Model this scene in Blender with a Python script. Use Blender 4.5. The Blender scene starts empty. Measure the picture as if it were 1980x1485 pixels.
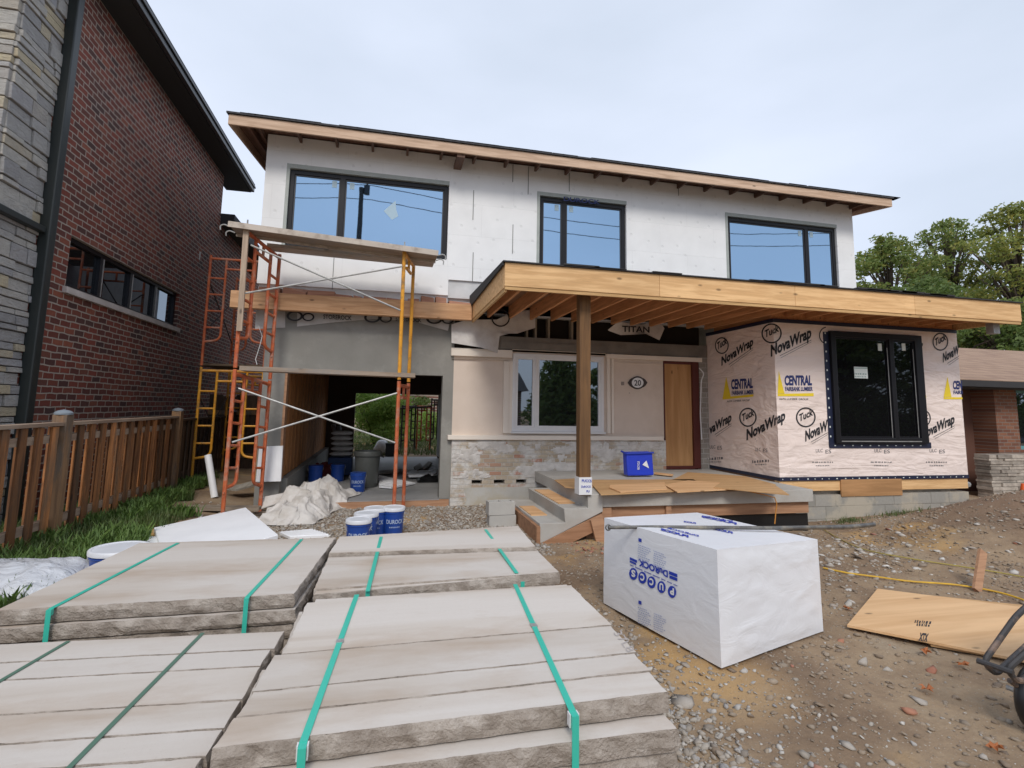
import bpy, math, random
import numpy as np
from mathutils import Vector, Matrix, noise
random.seed(7); rng=np.random.default_rng(7)
S=bpy.context.scene; COL=S.collection
# ---------------------------------------------------------------- camera
CY,CP,CR=map(math.radians,(13.151,6.979,1.024)); CF,CCX,CCY=1041.193,990.717,659.277
Fv=np.array([math.sin(CY)*math.cos(CP),math.cos(CY)*math.cos(CP),math.sin(CP)])
r0=np.array([math.cos(CY),-math.sin(CY),0.]); u0=np.cross(r0,Fv)
Rv=r0*math.cos(CR)+u0*math.sin(CR); Uv=-r0*math.sin(CR)+u0*math.cos(CR)
O=np.array([0,0,1.6])
cd=bpy.data.cameras.new('camera'); cam=bpy.data.objects.new('camera',cd); COL.objects.link(cam); S.camera=cam
cam.matrix_world=Matrix(((Rv[0],Uv[0],-Fv[0],0),(Rv[1],Uv[1],-Fv[1],0),(Rv[2],Uv[2],-Fv[2],1.6),(0,0,0,1)))
cd.sensor_width=36; cd.sensor_fit='HORIZONTAL'; cd.lens=CF/1980*36; cd.clip_end=600; cd.clip_start=.05
cd.shift_x=(990-CCX)/1980; cd.shift_y=(CCY-742.5)/1980
# ---------------------------------------------------------------- sky and sun (overcast)
SUND=Vector((-.14,-.74,.70)).normalized()
w=bpy.data.worlds.new('World'); S.world=w; w.use_nodes=True; nt=w.node_tree; N=nt.nodes; L=nt.links
for n in list(N): N.remove(n)
wo=N.new('ShaderNodeOutputWorld'); bg=N.new('ShaderNodeBackground'); sky=N.new('ShaderNodeTexSky')
sky.sky_type='NISHITA'; sky.sun_disc=False; sky.sun_elevation=math.asin(SUND.z); sky.sun_rotation=math.atan2(SUND.x,SUND.y)
tc=N.new('ShaderNodeTexCoord'); mp=N.new('ShaderNodeMapping'); mp.inputs['Scale'].default_value=(1,1,2.6)
nz=N.new('ShaderNodeTexNoise'); nz.inputs['Scale'].default_value=1.7; nz.inputs['Detail'].default_value=5; nz.inputs['Roughness'].default_value=.45
cr=N.new('ShaderNodeValToRGB'); cr.color_ramp.elements[0].position=.32; cr.color_ramp.elements[1].position=.66
cr.color_ramp.elements[0].color=(5.9,6.6,7.75,1); cr.color_ramp.elements[1].color=(7.3,7.95,9.35,1)
mx=N.new('ShaderNodeMix'); mx.data_type='RGBA'; mx.inputs[0].default_value=.88
L.new(tc.outputs['Generated'],mp.inputs[0]); L.new(mp.outputs[0],nz.inputs[0]); L.new(nz.outputs[0],cr.inputs[0])
L.new(sky.outputs[0],mx.inputs[6]); L.new(cr.outputs[0],mx.inputs[7]); L.new(mx.outputs[2],bg.inputs[0]); L.new(bg.outputs[0],wo.inputs[0])
bg.inputs[1].default_value=.1
sl=bpy.data.lights.new('sun','SUN'); so=bpy.data.objects.new('sun',sl); COL.objects.link(so)
sl.energy=1.5; sl.angle=math.radians(18); sl.color=(1,.94,.86)
so.rotation_euler=SUND.to_track_quat('Z','Y').to_euler()
S.view_settings.view_transform='Standard'; S.view_settings.look='None'; S.view_settings.exposure=0.30; S.view_settings.gamma=1
S.render.engine='CYCLES'
# ---------------------------------------------------------------- helpers
def ray(u,v): return Fv+Rv*(u-CCX)/CF-Uv*(v-CCY)/CF
def at(u,v,X=None,Y=None,Z=None):
    d=ray(u,v)
    t=X/d[0] if X is not None else Y/d[1] if Y is not None else (Z-1.6)/d[2]
    return O+t*d
def hitp(u,v,p,n):
    d=ray(u,v); return O+d*(np.dot(np.array(p)-O,n)/np.dot(d,n))
def fbm(x,y,z=0,o=4): return noise.fractal(Vector((x,y,z)),1.0,2.0,o)
def thing(name,label,cat,loc=(0,0,0),group=None,kind=None):
    o=bpy.data.objects.new(name,None); COL.objects.link(o); o.location=loc; o.empty_display_size=.1
    o['label']=label; o['category']=cat
    if group:o['group']=group
    if kind:o['kind']=kind
    return o
def rootloc(p):
    while p is not None and p.parent is not None: p=p.parent
    return Vector(p.location) if p is not None else Vector((0,0,0))
class MB:
    def __init__(s): s.v=[]; s.f=[]; s.m=[]; s.mi=0; s.ch=[]
    def add(s,vs,fs):
        b=len(s.v); s.ch.append((b,len(s.f))); s.v+= [tuple(map(float,q)) for q in vs]; s.f+=[tuple(b+i for i in f) for f in fs]; s.m+=[s.mi]*len(fs); return s
    def box(s,x0,x1,y0,y1,z0,z1):
        return s.add([(x0,y0,z0),(x1,y0,z0),(x1,y1,z0),(x0,y1,z0),(x0,y0,z1),(x1,y0,z1),(x1,y1,z1),(x0,y1,z1)],
            [(3,2,1,0),(4,5,6,7),(0,1,5,4),(1,2,6,5),(2,3,7,6),(3,0,4,7)])
    def hexa(s,P): # 8 pts like box
        return s.add(P,[(3,2,1,0),(4,5,6,7),(0,1,5,4),(1,2,6,5),(2,3,7,6),(3,0,4,7)])
    def bar(s,a,b,wd,th,up=(0,0,1)):
        a=Vector(a);b=Vector(b);d=(b-a).normalized();up=Vector(up)
        r=d.cross(up)
        if r.length<1e-4:r=d.cross(Vector((0,1,0)))
        r.normalize();n=r.cross(d)
        P=[]
        for q in(a,b):
            for i,j in((-1,-1),(1,-1),(1,1),(-1,1)): P.append(q+r*i*wd/2+n*j*th/2)
        return s.add(P,[(3,2,1,0),(4,5,6,7),(0,1,5,4),(1,2,6,5),(2,3,7,6),(3,0,4,7)])
    def tube(s,pts,r,n=8,cap=True):
        pts=[Vector(p) for p in pts]; k=len(pts); rs=r if hasattr(r,'__len__') else [r]*k
        V=[];Fc=[]; prev=None
        for i,p in enumerate(pts):
            d=(pts[min(i+1,k-1)]-pts[max(i-1,0)]).normalized()
            if prev is None:
                a=d.cross(Vector((0,0,1)))
                if a.length<1e-3:a=d.cross(Vector((1,0,0)))
            else: a=prev-d*prev.dot(d)
            a.normalize();prev=a;b=d.cross(a)
            for j in range(n):
                t=2*math.pi*j/n;V.append(p+(a*math.cos(t)+b*math.sin(t))*rs[i])
        for i in range(k-1):
            for j in range(n):
                j2=(j+1)%n;Fc.append((i*n+j,i*n+j2,(i+1)*n+j2,(i+1)*n+j))
        if cap:Fc.append(tuple(range(n))[::-1]);Fc.append(tuple((k-1)*n+j for j in range(n)))
        return s.add(V,Fc)
    def lathe(s,prof,c=(0,0,0),n=28):
        V=[];Fc=[];k=len(prof)
        for r,z in prof:
            for j in range(n):
                t=2*math.pi*j/n;V.append((c[0]+r*math.cos(t),c[1]+r*math.sin(t),c[2]+z))
        for i in range(k-1):
            for j in range(n):
                j2=(j+1)%n;Fc.append((i*n+j,i*n+j2,(i+1)*n+j2,(i+1)*n+j))
        Fc.append(tuple(range(n))[::-1]);Fc.append(tuple((k-1)*n+j for j in range(n)))
        return s.add(V,Fc)
    def prism(s,poly,ax,t0,t1): # poly 2D extruded along axis ax
        k=len(poly);V=[]
        for t in(t0,t1):
            for a,b in poly: V.append({'x':(t,a,b),'y':(a,t,b),'z':(a,b,t)}[ax])
        return s.add(V,[tuple(range(k)),tuple(range(2*k-1,k-1,-1))]+[(i,(i+1)%k+0,(i+1)%k+k,i+k)[::-1] for i in range(k)])
    def slab(s,P,th,n=None): # planar polygon P, thickness th opposite to normal
        P=[Vector(p) for p in P]
        if n is None:n=(P[1]-P[0]).cross(P[2]-P[0]).normalized()
        n=Vector(n);k=len(P);V=P+[p-n*th for p in P]
        return s.add(V,[tuple(range(k)),tuple(range(2*k-1,k-1,-1))]+[(i,(i+1)%k,(i+1)%k+k,i+k)[::-1] for i in range(k)])
    def grid(s,fn,nu,nv):
        V=[fn(i/nu,j/nv) for j in range(nv+1) for i in range(nu+1)]
        return s.add(V,[(j*(nu+1)+i,j*(nu+1)+i+1,(j+1)*(nu+1)+i+1,(j+1)*(nu+1)+i) for j in range(nv) for i in range(nu)])
    def wall(s,x0,x1,z0,z1,y0,y1,holes): # holes (x0,x1,z0,z1)
        xs=sorted({x0,x1,*[min(max(h[k],x0),x1) for h in holes for k in(0,1)]}); zs=sorted({z0,z1,*[min(max(h[k],z0),z1) for h in holes for k in(2,3)]})
        V={};
        def vid(i,j,k):
            key=(i,j,k)
            if key not in V: V[key]=len(s.v); s.v.append((xs[i],(y0,y1)[k],zs[j]))
            return V[key]
        solid=lambda i,j: 0<=i<len(xs)-1 and 0<=j<len(zs)-1 and not any(h[0]-1e-6<=xs[i] and xs[i+1]<=h[1]+1e-6 and h[2]-1e-6<=zs[j] and zs[j+1]<=h[3]+1e-6 for h in holes)
        def q(*a): s.f.append(a); s.m.append(s.mi)
        for i in range(len(xs)-1):
            for j in range(len(zs)-1):
                if not solid(i,j): continue
                q(vid(i,j,0),vid(i+1,j,0),vid(i+1,j+1,0),vid(i,j+1,0)); q(vid(i,j+1,1),vid(i+1,j+1,1),vid(i+1,j,1),vid(i,j,1))
                if not solid(i-1,j): q(vid(i,j,1),vid(i,j,0),vid(i,j+1,0),vid(i,j+1,1))
                if not solid(i+1,j): q(vid(i+1,j,0),vid(i+1,j,1),vid(i+1,j+1,1),vid(i+1,j+1,0))
                if not solid(i,j-1): q(vid(i,j,1),vid(i+1,j,1),vid(i+1,j,0),vid(i,j,0))
                if not solid(i,j+1): q(vid(i,j+1,0),vid(i+1,j+1,0),vid(i+1,j+1,1),vid(i,j+1,1))
        return s
    def build(s,name,mat,parent=None,label=None,cat=None,group=None,kind=None,smooth=False,bevel=0,local=False,loc=None):
        me=bpy.data.meshes.new(name)
        if parent is not None: off=rootloc(parent)
        elif loc is not None: off=Vector(loc)
        elif s.v and kind is None:
            a=np.array(s.v); off=Vector(((a[:,0].min()+a[:,0].max())/2,(a[:,1].min()+a[:,1].max())/2,a[:,2].min()))
        else: off=Vector((0,0,0))
        if local: vs=s.v
        else: vs=(np.array(s.v,dtype=float)-np.array(off)).tolist()
        me.from_pydata(vs,[],s.f); 
        for m in (mat if isinstance(mat,(list,tuple)) else [mat]): me.materials.append(m)
        if any(s.m): me.polygons.foreach_set('material_index',s.m)
        if smooth: me.polygons.foreach_set('use_smooth',[True]*len(me.polygons)); 
        o=bpy.data.objects.new(name,me); COL.objects.link(o)
        if parent is not None:o.parent=parent
        else:o.location=off
        if smooth and smooth!='full':
            me.set_sharp_from_angle(angle=math.radians(40))
        if bevel:
            b=o.modifiers.new('b','BEVEL');b.width=bevel;b.segments=2;b.limit_method='ANGLE'
        if label:o['label']=label
        if cat:o['category']=cat
        if group:o['group']=group
        if kind:o['kind']=kind
        return o
def each(mb,name,mat,parent,**k):
    n=len(mb.ch)
    for i,(b,f) in enumerate(mb.ch):
        b1,f1=mb.ch[i+1] if i+1<n else (len(mb.v),len(mb.f))
        q=MB();q.v=mb.v[b:b1];q.f=[tuple(x-b for x in t) for t in mb.f[f:f1]];q.m=mb.m[f:f1];q.build(name,mat,parent,**k)
def bend(pts,rad=.06,n=5):
    out=[Vector(pts[0])]
    for i in range(1,len(pts)-1):
        p=Vector(pts[i]);a=Vector(pts[i-1])-p;b=Vector(pts[i+1])-p
        r=min(rad,a.length*.45,b.length*.45);A=p+a.normalized()*r;B=p+b.normalized()*r
        for k in range(n+1):
            t=k/n;out.append((A*(1-t)+p*t)*(1-t)+(p*(1-t)+B*t)*t)
    out.append(Vector(pts[-1]));return out
def dup(o,loc=None,rot=None,label=None):
    r=o.copy();COL.objects.link(r)
    if loc is not None:r.location=loc
    if rot is not None:r.rotation_euler=rot
    if label:r['label']=label
    for ch in list(o.children):
        c=ch.copy();COL.objects.link(c);c.parent=r
        for g in ch.children:
            d=g.copy();COL.objects.link(d);d.parent=c
    return r
# ---------------------------------------------------------------- materials
def newmat(name):
    m=bpy.data.materials.new(name);m.use_nodes=True;nt=m.node_tree
    return m,nt,nt.nodes['Principled BSDF']
def ramp(nt,src,stops):
    c=nt.nodes.new('ShaderNodeValToRGB');e=c.color_ramp.elements
    while len(e)<len(stops):e.new(.5)
    for i,(p,col) in enumerate(stops):e[i].position=p;e[i].color=(*col,1)
    nt.links.new(src,c.inputs[0]);return c.outputs[0]
def tex(nt,kind,scale,stretch=(1,1,1),coord='Object',detail=6,rough=.55,off=(0,0,0),dist=0):
    t=nt.nodes.new('ShaderNodeTexCoord');m=nt.nodes.new('ShaderNodeMapping');m.inputs['Scale'].default_value=stretch;m.inputs['Location'].default_value=off
    n=nt.nodes.new('ShaderNodeTex'+kind);nt.links.new(t.outputs[coord],m.inputs[0]);nt.links.new(m.outputs[0],n.inputs['Vector']);n.inputs['Scale'].default_value=scale
    if kind=='Noise':n.inputs['Detail'].default_value=detail;n.inputs['Roughness'].default_value=rough;n.inputs['Distortion'].default_value=dist
    return n
def mixc(nt,fac,a,b,mode='MIX'):
    x=nt.nodes.new('ShaderNodeMix');x.data_type='RGBA';x.blend_type=mode
    for s,q in((0,fac),(6,a),(7,b)):
        if isinstance(q,(int,float)):x.inputs[s].default_value=q
        elif isinstance(q,tuple):x.inputs[s].default_value=(*q,1)
        else:nt.links.new(q,x.inputs[s])
    return x.outputs[2]
def bump(nt,p,h,st=.3,dist=.01):
    b=nt.nodes.new('ShaderNodeBump');b.inputs['Strength'].default_value=st;b.inputs['Distance'].default_value=dist
    nt.links.new(h,b.inputs['Height'])
    if p.inputs['Normal'].is_linked: nt.links.new(p.inputs['Normal'].links[0].from_socket,b.inputs['Normal'])
    nt.links.new(b.outputs[0],p.inputs['Normal'])
def mmath(nt,op,a,b=None):
    m=nt.nodes.new('ShaderNodeMath');m.operation=op
    for i,q in enumerate((a,b)):
        if q is None:continue
        if isinstance(q,(int,float)):m.inputs[i].default_value=q
        else:nt.links.new(q,m.inputs[i])
    return m.outputs[0]
def M(name,c1,c2=None,scale=4,rough=.7,stretch=(1,1,1),b=.15,bs=None,bd=.01,isl=0,lo=.35,hi=.65,metal=0,dirt=None,dsc=1.2,spec=None):
    m,nt,p=newmat(name);c2=c2 or tuple(x*.85 for x in c1)
    n=tex(nt,'Noise',scale,stretch);col=ramp(nt,n.outputs[0],[(lo,c2),(hi,c1)])
    if dirt:
        d=tex(nt,'Noise',dsc,off=(3,5,7),detail=8,rough=.65);f=nt.nodes.new('ShaderNodeMapRange');f.inputs[1].default_value=.5;f.inputs[2].default_value=.68
        nt.links.new(d.outputs[0],f.inputs[0]);col=mixc(nt,f.outputs[0],col,dirt)
    if isl:
        g=nt.nodes.new('ShaderNodeNewGeometry');v=nt.nodes.new('ShaderNodeMapRange');v.inputs[3].default_value=1-isl;v.inputs[4].default_value=1+isl
        nt.links.new(g.outputs['Random Per Island'],v.inputs[0]);cc=nt.nodes.new('ShaderNodeCombineColor')
        for i in range(3):nt.links.new(v.outputs[0],cc.inputs[i])
        col=mixc(nt,1.0,col,cc.outputs[0],'MULTIPLY')
    nt.links.new(col,p.inputs['Base Color']);p.inputs['Roughness'].default_value=rough;p.inputs['Metallic'].default_value=metal
    if spec is not None:p.inputs['Specular IOR Level'].default_value=spec
    if b:
        n2=tex(nt,'Noise',bs or scale*6,stretch);bump(nt,p,n2.outputs[0],b,bd)
    return m
def wood(name,c1,c2,axis='x',sc=1.0,knots=True,rough=.75,isl=.1,stain=None):
    m,nt,p=newmat(name);st={'x':(.12,1.6,1.6),'y':(1.6,.12,1.6),'z':(1.6,1.6,.12)}[axis]
    n=tex(nt,'Noise',14*sc,st,detail=8,rough=.6,dist=.4);col=ramp(nt,n.outputs[0],[(.3,tuple(x*.85 for x in c2)),(.42,c2),(.56,c1),(.75,tuple(min(1,x*1.15) for x in c1))])
    n3=tex(nt,'Noise',1.3,detail=3,off=(9,1,4));col=mixc(nt,mmath(nt,'MULTIPLY',n3.outputs[0],.55),col,tuple(x*.72 for x in c1))
    if knots:
        st2={'x':(.45,1,1),'y':(1,.45,1),'z':(1,1,.45)}[axis]
        v=tex(nt,'Voronoi',5.0,st2);k=nt.nodes.new('ShaderNodeMapRange');k.inputs[1].default_value=.05;k.inputs[2].default_value=.115;k.inputs[3].default_value=.85;k.inputs[4].default_value=0
        nt.links.new(v.outputs['Distance'],k.inputs[0]);col=mixc(nt,k.outputs[0],col,tuple(x*.3 for x in c2))
    if stain:
        d=tex(nt,'Noise',1.5,{'x':(1,1,1),'y':(1,1,1),'z':(2.5,2.5,.7)}[axis],off=(3,5,7),detail=8,rough=.7);f=nt.nodes.new('ShaderNodeMapRange');f.inputs[1].default_value=.48;f.inputs[2].default_value=.64
        nt.links.new(d.outputs[0],f.inputs[0]);col=mixc(nt,f.outputs[0],col,stain)
    if isl:
        g=nt.nodes.new('ShaderNodeNewGeometry');v=nt.nodes.new('ShaderNodeMapRange');v.inputs[3].default_value=1-isl*1.5;v.inputs[4].default_value=1+isl
        nt.links.new(g.outputs['Random Per Island'],v.inputs[0]);cc=nt.nodes.new('ShaderNodeCombineColor')
        for i in range(3):nt.links.new(v.outputs[0],cc.inputs[i])
        col=mixc(nt,1.0,col,cc.outputs[0],'MULTIPLY')
    nt.links.new(col,p.inputs['Base Color']);p.inputs['Roughness'].default_value=rough;bump(nt,p,n.outputs[0],.35,.004);return m
def brick(name,plane,w_,h_,cols,mortar,msize=.012,b=.6,warp=.02,rough=.85,dirt=None,offset=.5,bias=-.1):
    m,nt,p=newmat(name);t=nt.nodes.new('ShaderNodeTexCoord');s=nt.nodes.new('ShaderNodeSeparateXYZ');c=nt.nodes.new('ShaderNodeCombineXYZ')
    nt.links.new(t.outputs['Object'],s.inputs[0]);nt.links.new(s.outputs[0 if plane=='x' else 1],c.inputs[0]);nt.links.new(s.outputs[2],c.inputs[1])
    nz=nt.nodes.new('ShaderNodeTexNoise');nz.inputs['Scale'].default_value=5;nz.inputs['Detail'].default_value=3;nt.links.new(t.outputs['Object'],nz.inputs['Vector'])
    vm=nt.nodes.new('ShaderNodeVectorMath');vm.operation='SCALE';vm.inputs[3].default_value=warp;sb=nt.nodes.new('ShaderNodeVectorMath');sb.operation='SUBTRACT';sb.inputs[1].default_value=(.5,.5,.5)
    nt.links.new(nz.outputs['Color'],sb.inputs[0]);nt.links.new(sb.outputs[0],vm.inputs[0]);ad=nt.nodes.new('ShaderNodeVectorMath');nt.links.new(c.outputs[0],ad.inputs[0]);nt.links.new(vm.outputs[0],ad.inputs[1])
    k=nt.nodes.new('ShaderNodeTexBrick');nt.links.new(ad.outputs[0],k.inputs['Vector']);k.offset=offset
    k.inputs['Color1'].default_value=(0,0,0,1);k.inputs['Color2'].default_value=(1,1,1,1);k.inputs['Mortar'].default_value=(.5,.5,.5,1)
    k.inputs['Scale'].default_value=1;k.inputs['Brick Width'].default_value=w_;k.inputs['Row Height'].default_value=h_;k.inputs['Mortar Size'].default_value=msize;k.inputs['Mortar Smooth'].default_value=.3;k.inputs['Bias'].default_value=0
    col=ramp(nt,k.outputs['Color'],[(i/(len(cols)-1),q) for i,q in enumerate(cols)])
    n2=tex(nt,'Noise',26,detail=6);col=mixc(nt,mmath(nt,'MULTIPLY',n2.outputs[0],.6),col,tuple(x*.55 for x in cols[len(cols)//2]))
    col=mixc(nt,k.outputs['Fac'],col,mortar)
    if dirt:
        d=tex(nt,'Noise',1.4,off=(3,5,7),detail=8,rough=.7);f=nt.nodes.new('ShaderNodeMapRange');f.inputs[1].default_value=.47;f.inputs[2].default_value=.56
        nt.links.new(d.outputs[0],f.inputs[0]);col=mixc(nt,f.outputs[0],col,dirt)
    nt.links.new(col,p.inputs['Base Color']);p.inputs['Roughness'].default_value=rough
    bump(nt,p,mmath(nt,'SUBTRACT',mmath(nt,'MULTIPLY',n2.outputs[0],.35),k.outputs['Fac']),b,.012);return m
def flat(name,c,rough=.5,metal=0,spec=.5):
    m,nt,p=newmat(name);p.inputs['Base Color'].default_value=(*c,1);p.inputs['Roughness'].default_value=rough;p.inputs['Metallic'].default_value=metal;p.inputs['Specular IOR Level'].default_value=spec
    n=tex(nt,'Noise',30);bump(nt,p,n.outputs[0],.05,.002);return m
def glassm(name,dark,tint,refl):
    m=bpy.data.materials.new(name);m.use_nodes=True;nt=m.node_tree;N=nt.nodes
    for n in list(N):N.remove(n)
    o=N.new('ShaderNodeOutputMaterial');d=N.new('ShaderNodeBsdfDiffuse');g=N.new('ShaderNodeBsdfGlossy');mx=N.new('ShaderNodeMixShader')
    d.inputs[0].default_value=(*dark,1);g.inputs[0].default_value=(*tint,1);g.inputs['Roughness'].default_value=.015
    fr=N.new('ShaderNodeFresnel');fr.inputs[0].default_value=1.5
    mr=N.new('ShaderNodeMapRange');mr.inputs[1].default_value=0;mr.inputs[2].default_value=1;mr.inputs[3].default_value=refl;mr.inputs[4].default_value=1
    nt.links.new(fr.outputs[0],mr.inputs[0]);nt.links.new(mr.outputs[0],mx.inputs[0]);nt.links.new(d.outputs[0],mx.inputs[1]);nt.links.new(g.outputs[0],mx.inputs[2]);nt.links.new(mx.outputs[0],o.inputs[0])
    n=tex(nt,'Noise',1.6,detail=2);b=N.new('ShaderNodeBump');b.inputs['Strength'].default_value=.02;b.inputs['Distance'].default_value=.02;nt.links.new(n.outputs[0],b.inputs['Height']);nt.links.new(b.outputs[0],g.inputs['Normal'])
    return m
def foam(name,boards=False,c=(.88,.885,.885)):
    m,nt,p=newmat(name)
    n=tex(nt,'Noise',2.2,detail=5);col=ramp(nt,n.outputs[0],[(.35,tuple(x*.93 for x in c)),(.65,c)])
    v=tex(nt,'Voronoi',220);bump(nt,p,v.outputs['Distance'],.12,.002)
    if boards:
        t=nt.nodes.new('ShaderNodeTexCoord');s=nt.nodes.new('ShaderNodeSeparateXYZ');cc=nt.nodes.new('ShaderNodeCombineXYZ');nt.links.new(t.outputs['Object'],s.inputs[0]);nt.links.new(s.outputs[0],cc.inputs[0]);nt.links.new(s.outputs[2],cc.inputs[1])
        k=nt.nodes.new('ShaderNodeTexBrick');nt.links.new(cc.outputs[0],k.inputs['Vector']);k.inputs['Scale'].default_value=1;k.inputs['Brick Width'].default_value=1.22;k.inputs['Row Height'].default_value=.61;k.inputs['Mortar Size'].default_value=.004
        k.inputs['Color1'].default_value=(0,0,0,1);k.inputs['Color2'].default_value=(1,1,1,1);col=mixc(nt,mmath(nt,'MULTIPLY',k.outputs['Color'],.12),col,(.70,.72,.73))
        col=mixc(nt,mmath(nt,'MULTIPLY',k.outputs['Fac'],.16),col,(.42,.42,.42));bump(nt,p,mmath(nt,'SUBTRACT',1,k.outputs['Fac']),.4,.006)
        vv=nt.nodes.new('ShaderNodeTexVoronoi');vv.voronoi_dimensions='2D';vv.inputs['Scale'].default_value=2.6;vv.inputs['Randomness'].default_value=.75;nt.links.new(cc.outputs[0],vv.inputs['Vector'])
        r=nt.nodes.new('ShaderNodeMapRange');r.inputs[1].default_value=.055;r.inputs[2].default_value=.085;r.inputs[3].default_value=1;r.inputs[4].default_value=0;nt.links.new(vv.outputs['Distance'],r.inputs[0])
        col=mixc(nt,mmath(nt,'MULTIPLY',r.outputs[0],.13),col,(.35,.35,.36));bump(nt,p,mmath(nt,'SUBTRACT',1,r.outputs[0]),.35,.01)
    nt.links.new(col,p.inputs['Base Color']);p.inputs['Roughness'].default_value=.75;return m
def wrapm(name,c):
    m,nt,p=newmat(name);n=tex(nt,'Noise',1.6,(1,1,1.6),detail=4);col=ramp(nt,n.outputs[0],[(.35,tuple(x*.93 for x in c)),(.65,c)])
    nt.links.new(col,p.inputs['Base Color']);p.inputs['Roughness'].default_value=.5
    n2=tex(nt,'Noise',3.2,(1,1,1.7),detail=4,rough=.45,dist=.7);bump(nt,p,n2.outputs[0],.6,.05);n4=tex(nt,'Noise',1.1,(.5,1,2.5),detail=3,dist=1.5);bump(nt,p,n4.outputs[0],.6,.08);return m
PI=math.pi
MW=dict(
 beam=wood('fresh_lumber_beam',(.74,.44,.24),(.58,.31,.15)),
 fasc=wood('fascia_board',(.74,.53,.38),(.58,.39,.26)),
 canf=wood('canopy_fascia_board',(.86,.55,.27),(.70,.41,.18)),
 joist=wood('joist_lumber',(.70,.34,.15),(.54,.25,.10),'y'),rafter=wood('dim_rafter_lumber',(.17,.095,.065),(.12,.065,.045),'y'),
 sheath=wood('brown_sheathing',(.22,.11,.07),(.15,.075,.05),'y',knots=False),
 ply=wood('plywood_sheet',(.80,.49,.25),(.67,.375,.175),'x',.35,isl=.12),
 plyz=wood('plywood_door',(.60,.33,.14),(.48,.24,.09),'z',.35,isl=.12),
 ply2=wood('tan_plywood',(.62,.38,.18),(.50,.28,.12),'x',.35,isl=.15),
 post=wood('brown_post',(.20,.10,.036),(.13,.065,.025),'z'),
 fence=wood('weathered_cedar',(.40,.165,.055),(.19,.075,.028),'z',isl=.45,stain=(.15,.09,.05)),
 fenceh=wood('weathered_cedar_rail',(.36,.25,.17),(.25,.16,.10),'x',isl=.2,knots=False),
 fpost=wood('cedar_post',(.34,.19,.09),(.22,.12,.06),'z',isl=.2,stain=(.12,.10,.08)),
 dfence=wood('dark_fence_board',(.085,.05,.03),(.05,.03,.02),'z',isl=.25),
 gwood=wood('garage_partition_boards',(.62,.27,.09),(.42,.17,.055),'z',.5,isl=.2),
 form=wood('form_lumber',(.50,.28,.16),(.38,.20,.11),'x'),
 plank=wood('scaffold_plank',(.42,.33,.25),(.30,.22,.16),'x',isl=.15,stain=(.30,.27,.24)),
 foamb=foam('foam_board',True),foam=foam('plain_foam',c=(.88,.885,.90)),
 blk=flat('black_window_frame',(.010,.010,.013),.4,spec=.3),
 membrane=M('roof_membrane',(.035,.034,.036),rough=.8),
 shingle=M('dark_shingles',(.07,.07,.075),(.04,.04,.045),20,.9,b=.5),
 gl=glassm('sky_reflecting_glass',(.015,.025,.04),(.41,.60,.81),.70),
 gld=glassm('dark_glass',(.006,.006,.007),(.6,.65,.7),.04),
 glm=glassm('living_room_glass',(.010,.011,.013),(.75,.85,.95),.20),
 stucco=M('beige_stucco',(.74,.63,.54),(.70,.59,.50),3,.9,b=.15,bs=90,bd=.003,dirt=(.66,.55,.46)),
 trim=M('cream_trim',(.84,.76,.67),(.81,.73,.64),3,.8,b=.08,bs=70,bd=.003),
 parge=M('grey_parging',(.30,.29,.265),(.24,.235,.215),1.3,.9,b=.2,bs=25,dirt=(.36,.35,.32)),
 conc=M('concrete',(.50,.485,.45),(.43,.415,.385),2.5,.9,b=.15,bs=40,dirt=(.39,.36,.32)),
 floor=M('garage_concrete',(.36,.355,.35),(.29,.285,.28),1.5,.6,b=.05),
 wrap=wrapm('house_wrap',(.90,.765,.70)),
 tapeb=M('navy_tape',(.016,.022,.055),rough=.45),
 white=M('white_vinyl',(.80,.80,.80),(.76,.76,.77),3,.45,b=.03),
 orange=M('orange_scaffold_paint',(.60,.15,.05),(.42,.09,.035),9,.6,b=.2,dirt=(.45,.27,.20),dsc=6),
 yellow=M('yellow_scaffold_paint',(.80,.38,.03),(.68,.29,.02),9,.5,b=.1,dirt=(.30,.16,.05),dsc=6),
 steel=M('galvanised_steel',(.45,.45,.44),(.32,.32,.31),12,.45,metal=.4,b=.05),
 dsteel=M('dark_scaffold_steel',(.055,.04,.035),(.03,.025,.022),9,.6),
 ink=flat('black_ink',(.02,.02,.025),.6),inkb=flat('navy_ink',(.02,.035,.16),.6),inkblue=flat('blue_ink',(.02,.05,.42),.5),inkl=flat('pale_blue_ink',(.36,.42,.62),.6),
 inky=flat('yellow_ink',(.88,.66,.03),.6),dred=flat('dark_red_frame',(.10,.02,.015),.5),
 black=flat('black_plastic',(.012,.012,.013),.4),void=flat('painted_void_shade',(.035,.028,.023),.95,spec=.1),  # void is near black, painted shade for cavities and behind joints
 paper=flat('sticker_paper',(.72,.78,.75),.7),
)
def text_mesh(txt,bold=.0,cond=1.0):
    c=bpy.data.curves.new('t','FONT');c.body=txt;c.size=1;c.offset=bold;c.resolution_u=3
    o=bpy.data.objects.new('t',c);COL.objects.link(o);bpy.context.view_layer.update()
    me=bpy.data.meshes.new_from_object(o.evaluated_get(bpy.context.evaluated_depsgraph_get()))
    V=np.array([v.co[:2] for v in me.vertices]);F=[tuple(p.vertices) for p in me.polygons]
    bpy.data.objects.remove(o);bpy.data.meshes.remove(me);bpy.data.curves.remove(c)
    return V,F
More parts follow.
